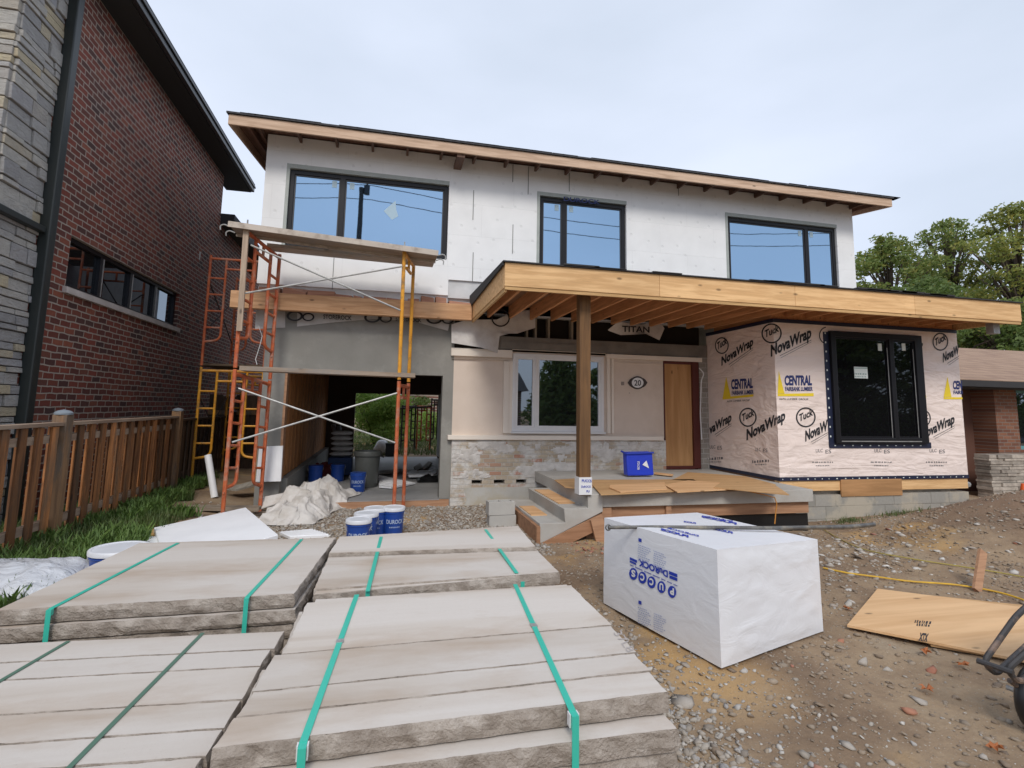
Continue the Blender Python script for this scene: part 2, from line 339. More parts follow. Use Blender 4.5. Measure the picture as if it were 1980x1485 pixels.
def ptext(mb,txt,A,B,T,wf,bold=.0):
    """letters run from A to B along the baseline; T is above A by the capital height; wf maps a photo point to the wall it is printed on"""
    V,F=text_mesh(txt,bold);x0=V[:,0].min();x1=V[:,0].max();A=np.array(A,float);B=np.array(B,float);T=np.array(T,float)
    out=[wf(*(A+(B-A)*(x-x0)/(x1-x0)+(T-A)*y/.69)) for x,y in V]
    mb.add(out,F)
def pbars(mb,A,B,T,wf,seed=1):
    r_=random.Random(seed);A=np.array(A,float);B=np.array(B,float);T=np.array(T,float);t=0;V=[];F=[]
    L_=np.linalg.norm(B-A);h=T-A
    while t<.97:
        w_=min(1-t,r_.uniform(.06,.16));g=max(1,min(8,int(w_*L_/max(.12,np.linalg.norm(h)*.8))))
        for k in range(g):
            a=t+w_*k/g;b=t+w_*(k+.72)/g;o=len(V);y=r_.uniform(.75,1.0);V+=[wf(*(A+(B-A)*a)),wf(*(A+(B-A)*b)),wf(*(A+(B-A)*b+h*y)),wf(*(A+(B-A)*a+h*y))];F.append((o,o+1,o+2,o+3))
        t+=w_+.035
    mb.add(V,F)
def ppoly(mb,pts,wf): mb.add([wf(*p) for p in pts],[tuple(range(len(pts)))])
def pring(mb,c,rx,ry,t,wf,n=40,rot=0):
    V=[]
    for r in(1,1-t):
        for i in range(n):
            a=2*PI*i/n;x=rx*r*math.cos(a);y=ry*r*math.sin(a);V.append(wf(c[0]+x*math.cos(rot)-y*math.sin(rot),c[1]+x*math.sin(rot)+y*math.cos(rot)))
    mb.add(V,[(i,(i+1)%n,n+(i+1)%n,n+i) for i in range(n)])
def sm(a,b,x):
    t=min(1,max(0,(x-a)/(b-a)));return t*t*(3-2*t)
def gz(x,y):
    z=-.15
    z+=.24*sm(-1.2,-3.3,x)*sm(11,4,abs(y-7))
    z-=.06*sm(5.5,6.8,x)*sm(2.6,1.0,abs(y-7.2))
    d=((x-9.7)/1.9)**2+((y-6.1)/1.35)**2; z+=.72*math.exp(-d)
    z+=.10*math.exp(-((x-7.3)/1.2)**2-((y-5.6)/.5)**2)
    z+=.03*sm(-1.2,-.5,x)*math.exp(-((y-9)/1)**2)
    if y>9.7: z+=(.10)*sm(9.7,17,y)
    return z
# ---------------------------------------------------------------- ground
def axis(lo,hi,flo,fhi,step):
    a=list(np.arange(flo,fhi+1e-6,step));g=step;x=flo
    while x>lo: g*=1.35;x-=g;a.insert(0,max(x,lo))
    g=step;x=fhi
    while x<hi: g*=1.35;x+=g;a.append(min(x,hi))
    return a
gx=axis(-300,400,-4.2,11.5,.05);gy=axis(-200,400,1.2,9.7,.05)
gm=MB();V=[]
for y in gy:
    for x in gx:
        n=0
        if -6<x<14 and 0<y<12: n=.020*fbm(x*1.1,y*1.1)+.011*fbm(x*5,y*5,3)+.006*fbm(x*16,y*16,7,2)
        V.append((x,y,gz(x,y)+n))
nx=len(gx);gm.add(V,[(j*nx+i,j*nx+i+1,(j+1)*nx+i+1,(j+1)*nx+i) for j in range(len(gy)-1) for i in range(nx-1)])
m,nt,p=newmat('dirt');n1=tex(nt,'Noise',.9,detail=8,rough=.65);n2=tex(nt,'Noise',22,detail=7,rough=.7);n3=tex(nt,'Noise',.55,off=(4,2,1),detail=4)
c=ramp(nt,n1.outputs[0],[(.30,(.14,.085,.05)),(.44,(.27,.18,.108)),(.57,(.40,.285,.175)),(.72,(.44,.355,.25))])
c=mixc(nt,mmath(nt,'MULTIPLY',n2.outputs[0],.7),c,(.15,.105,.07))
f=nt.nodes.new('ShaderNodeMapRange');f.inputs[1].default_value=.54;f.inputs[2].default_value=.66;nt.links.new(n3.outputs[0],f.inputs[0]);c=mixc(nt,mmath(nt,'MULTIPLY',f.outputs[0],.75),c,(.62,.37,.12))
vd=nt.nodes.new('ShaderNodeVectorMath');vd.operation='DISTANCE';vd.inputs[1].default_value=(10.0,6.6,.3);tq=nt.nodes.new('ShaderNodeTexCoord');nt.links.new(tq.outputs['Object'],vd.inputs[0])
fq=nt.nodes.new('ShaderNodeMapRange');fq.inputs[1].default_value=2.9;fq.inputs[2].default_value=1.7;nt.links.new(mmath(nt,'ADD',vd.outputs['Value'],mmath(nt,'MULTIPLY',n1.outputs[0],.9)),fq.inputs[0]);c=mixc(nt,mmath(nt,'MULTIPLY',fq.outputs[0],.8),c,(.215,.135,.085))
vs=nt.nodes.new('ShaderNodeVectorMath');vs.operation='DISTANCE';sp_=at(1370,1310,Z=-.13);vs.inputs[1].default_value=(float(sp_[0]),float(sp_[1]),-.13);nt.links.new(tq.outputs['Object'],vs.inputs[0])
fs=nt.nodes.new('ShaderNodeMapRange');fs.inputs[1].default_value=.95;fs.inputs[2].default_value=.55;nt.links.new(mmath(nt,'ADD',vs.outputs['Value'],mmath(nt,'MULTIPLY',n1.outputs[0],.8)),fs.inputs[0]);c=mixc(nt,mmath(nt,'MULTIPLY',fs.outputs[0],.6),c,(.55,.34,.14))
v=tex(nt,'Voronoi',38);r_=ramp(nt,v.outputs['Color'],[(.0,(.20,.155,.12)),(.5,(.42,.36,.29)),(1,(.62,.57,.50))]);g_=nt.nodes.new('ShaderNodeMapRange');g_.inputs[1].default_value=.22;g_.inputs[2].default_value=.12;nt.links.new(v.outputs['Distance'],g_.inputs[0])
c=mixc(nt,mmath(nt,'MULTIPLY',g_.outputs[0],.55),c,r_)
nt.links.new(c,p.inputs['Base Color']);p.inputs['Roughness'].default_value=.95;bump(nt,p,n2.outputs[0],.7,.02);bump(nt,p,g_.outputs[0],.4,.01)
gm.build('ground',m,kind='structure',smooth='full')
# ---------------------------------------------------------------- the house under renovation
YU,YM,YB=9.60,9.72,7.753;XL,XR,XB,XBR=-2.176,10.02,6.336,10.271
H=thing('house','two storey house under renovation clad in white foam boards and printed house wrap','house',(1,9.6,-.15))
# window rectangles from the facade plane
def fr(u0,v0,u1,v1,Y):
    a=at(u0,v0,Y=Y);b=at(u1,v1,Y=Y);return a[0],b[0],b[2],a[2]
def mid(a,b): return (a+b)/2
ZT_=5.725;ZB_=4.245
wins=[(at(556,325,Y=YU)[0],at(869,352,Y=YU)[0],ZB_,ZT_,[(.33)],'dark framed upper window left of the facade above the scaffold'),
      (at(1040,372,Y=YU)[0],at(1211,388,Y=YU)[0],4.10,ZT_,[(.30)],'upper middle window with torn grey tape at its head'),
      (at(1403,411,Y=YU)[0],at(1617,433,Y=YU)[0],4.10,ZT_,[(.73)],'upper right window with tall side pane')]
holes=[(a,b,c_,d) for a,b,c_,d,_,_ in wins]
mb=MB();mb.wall(XL,1.03,3.585,6.23,YU,YU+.1,holes);mb.wall(1.03,XR,3.88,6.23,YU+.006,YU+.1,holes)
mb.build('foam_board_wall',MW['foamb'],H)
mb=MB();mb.wall(XL+.04,XR-.04,3.30,6.2,YU+.1,YU+.3,holes);mb.box(1.0,XR-.05,YU+.045,YU+.1,3.55,3.88);mb.box(XL+.02,1.03,YU+.05,YU+.1,3.40,3.585);mb.box(XL+.06,XL+.3,YU+.11,17,3.3,6.2);mb.box(XR-.3,XR-.06,YU+.31,17,3.0,6.2);mb.box(XL+.06,XR-.06,17,17.3,3.3,6.2)
mb.build('backing_wall',M('backing_foam',(.66,.66,.66),rough=.9),H)
# thin dark strips that paint the shade in open gaps between foam boards
mb=MB()
for u,v0,v1 in((916,368,425),(992,318,352),(992,434,490),(1022,322,376),(1101,335,370),(915,488,545),(1312,362,378),(646,497,560)):
    a=at(u,v0,Y=YU);b=at(u,v1,Y=YU);mb.box(a[0]-.006,a[0]+.006,YU-.003,YU+.01,b[2],a[2])
each(mb,'board_seam',flat('painted_gap_shade',(.22,.22,.22),.9),H)
for (x0,x1,z0,z1,muls,lb) in wins:
    g=.045
    w_=MB();t=.075;yy0,yy1=YU+.05,YU+.14
    mw=x0+(x1-x0)*muls[0]
    w_.wall(x0+g,x1-.01,z0,z1-.07,yy0,yy1,[(x0+g+t,mw-.045,z0+t,z1-.07-t),(mw+.045,x1-.01-t,z0+t,z1-.07-t)])
    ins=.02;W=w_.build('window',MW['blk'],H,label=lb,bevel=.006)
    s_=MB()
    for a,b in((x0+g+t,mw-.045),(mw+.045,x1-.01-t)):
        s_.wall(a,b,z0+t,z1-.07-t,yy0+.02,yy1-.01,[(a+.022,b-.022,z0+t+.022,z1-.07-t-.022)])
    s_.build('sash',flat('charcoal_sash',(.035,.035,.04),.4),W)
    gp=MB();gp.box(x0+g+t-.01,x1-.01-t+.01,yy0+.035,yy0+.05,z0+t-.01,z1-.07-t+.01);gp.build('pane',MW['gl'],W)
    tp=MB();tp.box(x0-.01,x1+.004,YU-.004,YU+.10,z1-.062,z1+.012);tp.box(x0-.01,x0+g-.002,YU-.004,YU+.06,z0,z1-.062);tp.build('flashing_tape',M('grey_green_film',(.40,.43,.40),(.34,.37,.35),6,.5,b=.3,bs=20),W)
    st=MB()
    for k,(a,b) in enumerate(((x0+g+t,mw-.045),(mw+.045,x1-.01-t))):
        sx=b-.14 if k==0 else (a+.07);st.box(sx,sx+.08,yy0+.030,yy0+.034,z1-.07-t-.16,z1-.07-t-.04)
    each(st,'sticker',flat('glass_blue_sticker',(.42,.56,.64),.6),W)  # stickers tinted blue to match the glass around them
    st=MB()
    if x0<0:
        for P in([(742,408),(765,388),(766,405),(770,418),(758,425)],): ppoly(st,P[::-1],lambda u,v:at(u,v,Y=yy0+.032))
        st.build('paper_tag',flat('glass_blue_tag',(.40,.55,.66),.6),W)  # blue tint put in so the tag looks half clear
    elif x0<3:
        a=at(830,430,Y=9);ptext(st,'DUROCK',(1090,388),(1160,395),(1090,380),lambda u,v:at(u,v,Y=YU-.006),.02);st.build('tape_print',MW['inkb'],W)
# eave: fascia, rafters, sheathing, roof, rakes
YF=9.08;FX0,FX1=-2.66,10.50;SL=.19/2.117
def zr(y): return 6.02+(y-YF)*SL*1.6
mb=MB();mb.box(FX0,FX1,YF-.04,YF,6.045,6.215)
for s_ in (0,1):
    x=FX0 if s_==0 else FX1-.04
    mb.hexa([(x,YF,6.045),(x+.04,YF,6.045),(x+.04,13.6,zr(13.6)+.02),(x,13.6,zr(13.6)+.02),(x,YF,6.215),(x+.04,YF,6.215),(x+.04,13.6,zr(13.6)+.19),(x,13.6,zr(13.6)+.19)])
mb.build('fascia',MW['fasc'],H,bevel=.004)
mb=MB();x=FX0+.4
while x<FX1-.2:
    mb.hexa([(x,YF,6.10),(x+.04,YF,6.10),(x+.04,9.75,6.14),(x,9.75,6.14),(x,YF,6.18),(x+.04,YF,6.18),(x+.04,9.75,6.25),(x,9.75,6.25)]);x+=.61
x=at(890,300,Y=9.2)[0];mb.box(x-.07,x+.07,YF-.0,9.7,5.985,6.05)
each(mb,'rafter',MW['rafter'],H)
mb=MB();mb.hexa([(FX0+.045,YF+.002,6.185),(FX1-.045,YF+.002,6.185),(FX1-.045,13.6,zr(13.6)+.15),(FX0+.045,13.6,zr(13.6)+.15),(FX0+.045,YF+.002,6.21),(FX1-.045,YF+.002,6.21),(FX1-.045,13.6,zr(13.6)+.18),(FX0+.045,13.6,zr(13.6)+.18)])
for x in(FX0+.25,FX1-.29): mb.hexa([(x,YF,6.07),(x+.04,YF,6.07),(x+.04,13.6,zr(13.6)+.03),(x,13.6,zr(13.6)+.03),(x,YF,6.184),(x+.04,YF,6.184),(x+.04,13.6,zr(13.6)+.149),(x,13.6,zr(13.6)+.149)])
mb.build('roof_sheathing',MW['sheath'],H)
mb=MB();d=.03
for ya,yb in((YF-.07,13.6),(13.6,18.2)):
    za=6.222 if ya<13 else zr(13.6)+.2;zb=zr(13.6)+.2 if ya<13 else 6.25
    mb.hexa([(FX0-d,ya,za),(FX1+d,ya,za),(FX1+d,yb,zb),(FX0-d,yb,zb),(FX0-d,ya,za+.03),(FX1+d,ya,za+.03),(FX1+d,yb,zb+.03),(FX0-d,yb,zb+.03)])
rf=mb.build('roof',MW['shingle'],H)
mb=MB();random.seed(3)
for k in range(60):
    x=random.uniform(FX0,FX1);mb.box(x,x+random.uniform(.2,.7),YF-.076,YF+.1,6.253,6.256+random.uniform(0,.005))
each(mb,'roofing_paper_edge',MW['membrane'],rf)
# garage beam band
mb=MB();mb.box(-2.50,1.44,9.36,9.50,3.115,3.395);mb.build('garage_beam',MW['beam'],H,bevel=.006)
mb=MB();random.seed(5);x=-2.1
while x<1.45:
    l=random.uniform(.12,.45);zt=random.uniform(.03,.12)
    mb.hexa([(x,9.40,3.396),(x+l,9.40,3.396),(x+l,9.66,3.396),(x,9.66,3.396),(x,9.42,3.396+zt),(x+l,9.42,3.396+zt*random.uniform(.3,1.1)),(x+l,9.66,3.42+zt),(x,9.66,3.42+zt)]);x+=l+random.uniform(0,.05)
each(mb,'torn_sheathing',wood('torn_sheathing_edge',(.45,.22,.14),(.33,.15,.09),knots=False,isl=.3),H)
# garage front wall with opening
GX0,GX1,GZ=-1.63,1.0,2.135
mb=MB();mb.wall(-2.0,1.19,-.4,3.30,YM,YM+.22,[(GX0,GX1,-.5,GZ)]);mb.box(-2.0,-1.72,YM+.22,17.2,-.4,3.3)
mb.build('garage_wall',MW['parge'],H)
mb=MB();mb.box(GX0-.02,GX0-.002+.02,YM-.012,YM+.2,.35,GZ+.02);mb.build('jamb_strip',MW['form'],H)
mb=MB();mb.box(-1.715,-1.66,YM+.225,17,.33,2.9);
mb.build('partition_shade_backing',MW['void'],H)  # backing coloured near black so the board joints look deep in shade
mb=MB();x0=-1.66
for k in range(34):
    y=YM+.24+k*.21;mb.box(-1.66,-1.645-.006*(k%2),y,y+.195,.34,2.75)
each(mb,'partition_board',MW['gwood'],H)
mb=MB();mb.box(-1.715,-1.54,YM+.225,17,-.1,.33);mb.build('concrete_curb',MW['parge'],H)
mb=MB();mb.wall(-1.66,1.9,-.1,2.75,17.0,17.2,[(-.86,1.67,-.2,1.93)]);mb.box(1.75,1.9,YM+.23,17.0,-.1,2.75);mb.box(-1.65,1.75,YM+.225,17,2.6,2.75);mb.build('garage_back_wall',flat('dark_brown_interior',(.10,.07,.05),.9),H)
mb=MB();mb.box(1.70,1.745,13.5,13.9,0,2.0);mb.box(1.62,1.745,15.9,16.9,.1,1.95);each(mb,'pilaster',MW['parge'],H)
mb=MB();mb.box(-1.54,1.745,YM-.05,17.6,-.3,-.02);fl=mb.build('garage_floor',MW['floor'],H)
mb=MB();mb.box(-1.1,1.16,9.60,9.665,-.24,-.03);mb.box(1.0,1.17,YM-.06,YM-.004,-.3,-.02);mb.build('sill_board',MW['form'],H)
# house wrap strip hanging over the garage opening
def wrapstrip(u,v): return at(u,v,Y=9.68)
mb=MB()
top=[(495,600),(560,600),(640,604),(720,607),(800,610),(872,613)];bot=[(493,636),(560,633),(640,624),(720,617),(800,621),(866,640)]
for i in range(5): ppoly(mb,[top[i],bot[i],bot[i+1],top[i+1]],lambda u,v:at(u,v,Y=9.70-.03*math.sin(u*.03)))
for q in([(866,640),(838,627),(872,613)],): ppoly(mb,q,lambda u,v:at(u,v,Y=9.66))
hw=mb.build('wrap_strip',M('dirty_white_wrap',(.62,.60,.58),(.5,.48,.46),5,.6,b=.3),H)
mb=MB()
for u in(570,720,840): 
    pring(mb,(u,611+(u-570)*.02),16,10,.3,lambda a,b:at(a,b,Y=9.63));pring(mb,(u+26,613+(u-570)*.02),12,8,.3,lambda a,b:at(a,b,Y=9.63))
ptext(mb,'STOREROCK',(625,616),(680,619),(625,608),lambda a,b:at(a,b,Y=9.63),.02);ptext(mb,'STEROROCK',(765,620),(815,623),(765,613),lambda a,b:at(a,b,Y=9.63),.02)
each(mb,'print',MW['ink'],hw)
mb=MB();P=[at(500,630,Y=9.5),at(507,650,Y=9.55),at(502,670,Y=9.5),at(494,695,Y=9.45),at(497,705,Y=9.4)];mb.tube([Vector(p) for p in P],.006,6);mb.build('loose_cable',MW['white'],H)
# main lower wall
MWx=(at(992,683,Y=YM-.03)[0],at(1167,690,Y=YM-.03)[0],at(992,834,Y=YM-.03)[2],at(992,683,Y=YM-.03)[2])
DR=(5.385,6.045,.48,2.53)
mb=MB();mb.wall(1.19,DR[0]-.03,1.05,2.62,YM,YM+.2,[(MWx[0],MWx[1],MWx[2],MWx[3])]);mb.build('stucco_wall',MW['stucco'],H)
def ub(mb,u0,v0,u1,v1,y0,y1,Y=None):
    a=at(u0,v0,Y=Y or y0);b=at(u1,v1,Y=Y or y0);mb.box(min(a[0],b[0]),max(a[0],b[0]),y0,y1,min(a[2],b[2]),max(a[2],b[2]))
mb=MB()
ub(mb,873,672,991,692,YM-.07,YM-.001);ub(mb,874,693,985,697,YM-.04,YM-.002)
ub(mb,975,698,983,838,YM-.05,YM-.003);ub(mb,984,698,991,838,YM-.035,YM-.004)
ub(mb,991,676,1172,683,YM-.045,YM-.002)
ub(mb,1174,684,1181,838,YM-.05,YM-.003);ub(mb,1182,684,1188,838,YM-.03,YM-.004)
ub(mb,1173,684,1358,700,YM-.075,YM-.001);ub(mb,1189,700,1281,704,YM-.04,YM-.002)
a=at(866,841,Y=YM-.1);b=at(1284,853,Y=YM-.1);mb.box(a[0],b[0],YM-.10,YM+.05,b[2]+.012,a[2]-.005)
each(mb,'stucco_trim',MW['trim'],H,bevel=.006)
zb=b[2]+.012
# white living room window
x0,x1,z0,z1=MWx
W=MB();m1=at(1036,700,Y=YM)[0];m2=at(1130,700,Y=YM)[0]
W.wall(x0,x1,z0,z1,YM-.045,YM+.06,[(x0+.06,m1-.02,z0+.06,z1-.06),(m1+.02,m2-.02,z0+.06,z1-.06),(m2+.02,x1-.06,z0+.06,z1-.06)])
W=W.build('window',MW['white'],H,label='white vinyl three pane living room window with beige surround',bevel=.004)
g=MB();
for a,b in((x0+.06,m1-.02),(m1+.02,m2-.02),(m2+.02,x1-.06)): g.wall(a,b,z0+.06,z1-.06,YM-.03,YM+.03,[(a+.045,b-.045,z0+.105,z1-.105)])
g.build('sash',MW['white'],W,bevel=.003)
g=MB();g.box(x0+.05,x1-.05,YM+.0,YM+.012,z0+.05,z1-.05);g.build('pane',MW['glm'],W)
g=MB();g.box(x0-.02,x1+.02,YM-.09,YM-.03,z0-.035,z0-.002);g.build('sill',MW['white'],W)
# house number plaque
mb=MB();P=[];wf=lambda u,v:at(u,v,Y=YM-.028)
n=36
for i in range(n): P.append((1233+14*math.cos(-2*PI*i/n),740+12.5*math.sin(-2*PI*i/n)))
pl=MB();pl.slab([wf(*q) for q in P],.02,(0,-1,0))
for s_ in(-1,1):
    pl.slab([at(1233+s_*u,v,Y=YM-.02) for u,v in((11,731),(15,734),(19,740),(15,746),(11,749))],.012,(0,-1,0))
PL=pl.build('house_number_plaque',flat('dark_bronze',(.06,.045,.04),.5),H,label='small oval plaque with the number 20 beside the door')
pf=MB();ppoly(pf,[(1233+11.3*math.cos(-2*PI*i/n),740+9.8*math.sin(-2*PI*i/n)) for i in range(n)],lambda u,v:at(u,v,Y=YM-.031));pf.build('plaque_face',MW['white'],PL)
pf=MB();ptext(pf,'20',(1226.5,745.5),(1239.5,745.5),(1226.5,735),lambda u,v:at(u,v,Y=YM-.034),.015);pf.build('digits',MW['ink'],PL)
mb=MB();ub(mb,1202,738,1207,745,YM-.02,YM);mb.box(4.62,4.635,YM-.006,YM,1.9,1.915);mb.build('doorbell_hole_patch',flat('patch_grey',(.30,.26,.23),.8),H)
# dark band above the stucco, exposed studs, steel lintel
mb=MB();mb.box(1.75,6.33,YM-.03,YM+.15,2.66,2.90);mb.box(2.05,4.2,YM-.045,YM-.031,2.68,2.80);mb.build('grey_lintel_band',M('old_grey_band',(.24,.22,.19),(.17,.155,.14),3,.9,dirt=(.20,.18,.15)),H)
mb=MB();mb.box(1.2,6.33,YM+.25,YM+.3,2.6,3.6);mb.box(1.19,1.75,YM-.01,YM+.2,2.62,3.4);mb.box(-1.9,1.2,YM+.23,YM+.3,2.75,3.6);mb.build('wall_cavity',MW['void'],H)  # solid near-black boxes paint the shade of the open cavity
mb=MB()
for x in(2.55,2.72,2.98,3.45,3.62,3.7): mb.box(x,x+.04,YM+.06,YM+.2,2.9,3.35)
each(mb,'stud',wood('old_grey_stud',(.42,.36,.28),(.3,.25,.19),'z'),H)
# torn wrap pieces
def torn(name,pts,Y,txt=None,seed=0):
    mb=MB();c=np.mean(pts,axis=0);n=len(pts);V=[at(*c,Y=Y)]
    random.seed(seed)
    for p_ in pts: V.append(at(*p_,Y=Y-random.uniform(-.03,.09)))
    mb.add(V,[(0,(i+1)%n+1,i+1) for i in range(n)]);o=mb.build(name,M('torn_wrap_'+str(seed),(.70,.68,.66),(.55,.52,.50),4,.6,b=.4,bs=8,bd=.03),H,smooth='full');return o
torn('torn_wrap',[(873,627),(905,618),(960,618),(1000,600),(1035,600),(1035,634),(1000,645),(985,645),(966,650),(962,683),(930,672),(905,668),(873,663)],YM-.10,seed=1)
o=torn('torn_wrap',[(1175,638),(1195,622),(1240,628),(1275,620),(1285,635),(1275,658),(1250,646),(1200,648),(1178,640)],YM-.06,seed=2)
mb=MB();ptext(mb,'TITAN',(1203,641),(1256,643),(1203,630),lambda u,v:at(u,v,Y=YM-.15),.03);mb.build('print',MW['ink'],o)
mb=MB();pring(mb,(968,615),18,17,.16,lambda u,v:at(u,v,Y=YM-.2));mb.build('print',MW['ink'],o)
# upper pieces between canopy back and foam wall: wall behind canopy
mb=MB();mb.box(1.5,6.3,YM-.02,YM+.05,3.32,3.56);mb.build('canopy_ledger',MW['joist'],H)
# stone base
mb=MB();mb.box(1.19,1.62,YM-.06,YM+.15,-.5,zb-.002)
vx=[(at(u0,930,Y=YM-.06)[0],at(u1,930,Y=YM-.06)[0]) for u0,u1 in((912,932),(955,976),(998,1018),(1040,1056))]
mb=MB();mb.wall(1.19,5.36,-.5,zb-.002,YM-.055,YM+.15,[(a,b,.235,.30) for a,b in vx])
mb.build('old_brick_base',brick('peeled_old_brick','x',.22,.075,[(.40,.31,.21),(.52,.43,.32),(.55,.46,.35),(.45,.37,.28),(.48,.17,.10)],(.50,.46,.40),.008,.9,dirt=(.62,.60,.57)),H)
mb=MB();mb.box(1.2,5.3,YM+.151,YM+.2,.1,.4);mb.build('cavity_void',MW['void'],H)  # near-black sheet paints the dark behind the vent holes
# raised mortar and plaster left on the old bricks: a height field cut where the noise is low
random.seed(11);mb=MB();Px0,Px1,Pz0,Pz1=1.2,5.33,.34,zb-.01;cs_=.022;nx_=int((Px1-Px0)/cs_);nz_=int((Pz1-Pz0)/cs_)
def plh(x,z): return fbm(x*1.6,z*2.6,3,5)+.35*fbm(x*7,z*9,8,3)
H_={}
for i in range(nx_+1):
    for j in range(nz_+1): H_[i,j]=plh(Px0+i*cs_,Pz0+j*cs_)
idx={};VV=[];FF=[]
for i in range(nx_):
    for j in range(nz_):
        c4=[(i,j),(i+1,j),(i+1,j+1),(i,j+1)]
        if max(H_[q] for q in c4)<.13: continue
        f=[]
        for q in c4:
            if q not in idx: idx[q]=len(VV);h_=H_[q];VV.append((Px0+q[0]*cs_+random.uniform(-.006,.006),YM-.0545-(.012*min(1,max(0,(h_-.05)*6))+.003*random.random()),Pz0+q[1]*cs_+random.uniform(-.006,.006)))
            f.append(idx[q])
        FF.append(tuple(f))
mb.add(VV,FF);mb.build('plaster_remnant',M('old_plaster',(.64,.61,.58),(.50,.47,.44),8,.9,b=.8,bs=30),H)
Pn=[(897,943),(1060,941),(1080,942),(1040,1010),(905,1012),(893,985),(902,968)];mb=MB();mb.slab([at(*q,Y=YM-.062) for q in Pn],.013,(0,-1,0));mb.build('parged_patch',M('patch_cement',(.50,.49,.46),(.43,.42,.39),3,.9,b=.3,dirt=(.44,.38,.27)),H)
# door
mb=MB();mb.box(5.36,6.30,YM+.10,YM+.2,.3,2.9);mb.build('door_backing',MW['void'],H)
mb=MB();mb.box(DR[0],DR[1]-.05,YM+.04,YM+.06,DR[2]+.03,DR[3]-.02);D=mb.build('door_plywood',MW['plyz'],H,label='plywood sheet closing the front doorway')
mb=MB();mb.box(DR[1]-.05,DR[1]+.09,YM-.02,YM+.09,DR[2]-.02,DR[3]+.06);mb.box(DR[0]-.025,DR[1]-.05,YM-.01,YM+.09,DR[3]-.02,DR[3]+.05);mb.box(DR[0]-.025,DR[0],YM-.005,YM+.09,DR[2]-.1,DR[3]-.02);mb.box(DR[0],DR[1]-.05,YM-.02,YM+.09,DR[2]-.03,DR[2]+.03);mb.build('door_frame',MW['dred'],H)
mb=MB();mb.box(DR[1]+.1,XB-.002,YM-.02,YM+.12,.3,2.9);mb.build('blockwork_strip',brick('grey_block_strip','x',.2,.1,[(.28,.25,.22),(.36,.33,.29),(.32,.29,.26)],(.42,.40,.37),.008),H)
mb=MB();mb.tube(bend([at(1352,712,Y=9.6),at(1362,722,Y=9.58),at(1356,735,Y=9.6),at(1354,800,Y=9.62),at(1357,850,Y=9.6)],.08),.012,8);each(mb,'hanging_cable',MW['white'],H,smooth=True)
# ---- bay with house wrap
BW=(at(1600,638,Y=YB)[0],at(1774,640,Y=YB)[0],at(1613,857,Y=YB)[2]+.0,at(1601,640,Y=YB)[2])
mb=MB();hb=[(BW[0]+.03,BW[1]-.03,BW[2]+.03,BW[3]-.03)]
mb.wall(XB,XBR,.50,3.16,YB,YB+.14,hb);mb.box(XB,XB+.14,YB+.14,YM+.01,.50,3.16);mb.box(XBR-.14,XBR,YB+.14,YM+3,.50,3.16)
BY=mb.build('wrapped_bay_wall',MW['wrap'],H,label='projecting front room wall covered in cream printed house wrap')
mb=MB();mb.box(XB+.01,XB+.13,YB+.15,YM,.26,.5);mb.box(XB+.005,XB+.012,YB+.1,YM-.01,.28,.498)
mb.build('side_rim_board',wood('shaded_rim_board',(.30,.16,.09),(.2,.1,.06),'y'),H)  # darker copy of the rim lumber, its shade put into the colour
zs0=at(1508,952,Y=YB)[2];xs=[at(u,940,Y=YB)[0] for u in(1508,1628,1740,1873)]
mb=MB();mb.box(xs[0]-.0,xs[1],YB+.01,YB+.12,zs0+.01,.50);mb.box(xs[2],xs[3],YB+.01,YB+.12,zs0,.50);each(mb,'rim_board',MW['canf'],H)
mb=MB();mb.box(xs[1]-.03,xs[2]+.03,YB-.015,YB+.009,zs0-.09,.485);mb.build('osb_patch',wood('osb_patch_wood',(.52,.28,.12),(.38,.2,.08),'x',.4),H)
mb=MB();mb.box(XB+.02,XBR-.02,YB+.001,YB+.3,-.8,zs0-.06);mb.box(XB+.02,XB+.3,YB+.3,YM,-.8,.26);mb.box(XB+.02,XBR-.3,YB+.1,YB+.3,zs0-.06,.5);mb.box(XBR-.3,XBR-.02,YB+.3,YM+5,-.8,zs0)
mb.build('block_foundation',brick('concrete_block','x',.40,.20,[(.29,.28,.25),(.40,.38,.34),(.34,.325,.285)],(.24,.225,.195),.008,.6,.012,dirt=(.43,.385,.31)),H)
mb=MB();random.seed(4)
a=at(1500,965,Y=YB-.02);mb.tube([(XB-.0,YB-.03,.42),(XB+.02,YB-.05,.1),(XB+.1,YB-.03,-.2)],[.09,.12,.16],9);mb.build('mortar_lump',MW['conc'],H,smooth='full')
cu=lambda v:1498+(v-618)*9/303
def wf(u,v):
    if u<cu(v): 
        p=at(u,v,X=XB-.005)
        if p[1]<YM+.02: return p
    return at(u,v,Y=YB-.005)
z2=lambda x,y:(1340+x/3.094,580+y/3.094)
K=MB();KB=MB();KY=MB();KL=MB()
def T_(mb,t,x0,y0,x1,y1,h,b=.0,sl=0): ptext(mb,t,z2(x0,y0),z2(x1,y1),z2(x0+sl,y0-h),wf,b)
for cx_,cy_,r_x,r_y in((172,273,41,50),(470,200,61,60),(1480,250,47,54),(328,702,52,57),(675,702,59,60)):
    c=z2(cx_,cy_);pring(K,c,r_x/3.094,r_y/3.094,.14,wf);T_(K,'Tuck',cx_-r_x*.68,cy_+26,cx_+r_x*.74,cy_-14,42,.03)
P=[z2(800+46*math.cos(t),212+52*math.sin(t)) for t in np.linspace(1.9,4.6,14)]
Q=[z2(800+40*math.cos(t),212+46*math.sin(t)) for t in np.linspace(1.9,4.6,14)]
K.add([wf(*p) for p in P+Q],[(i,i+1,i+15,i+14) for i in range(13)])
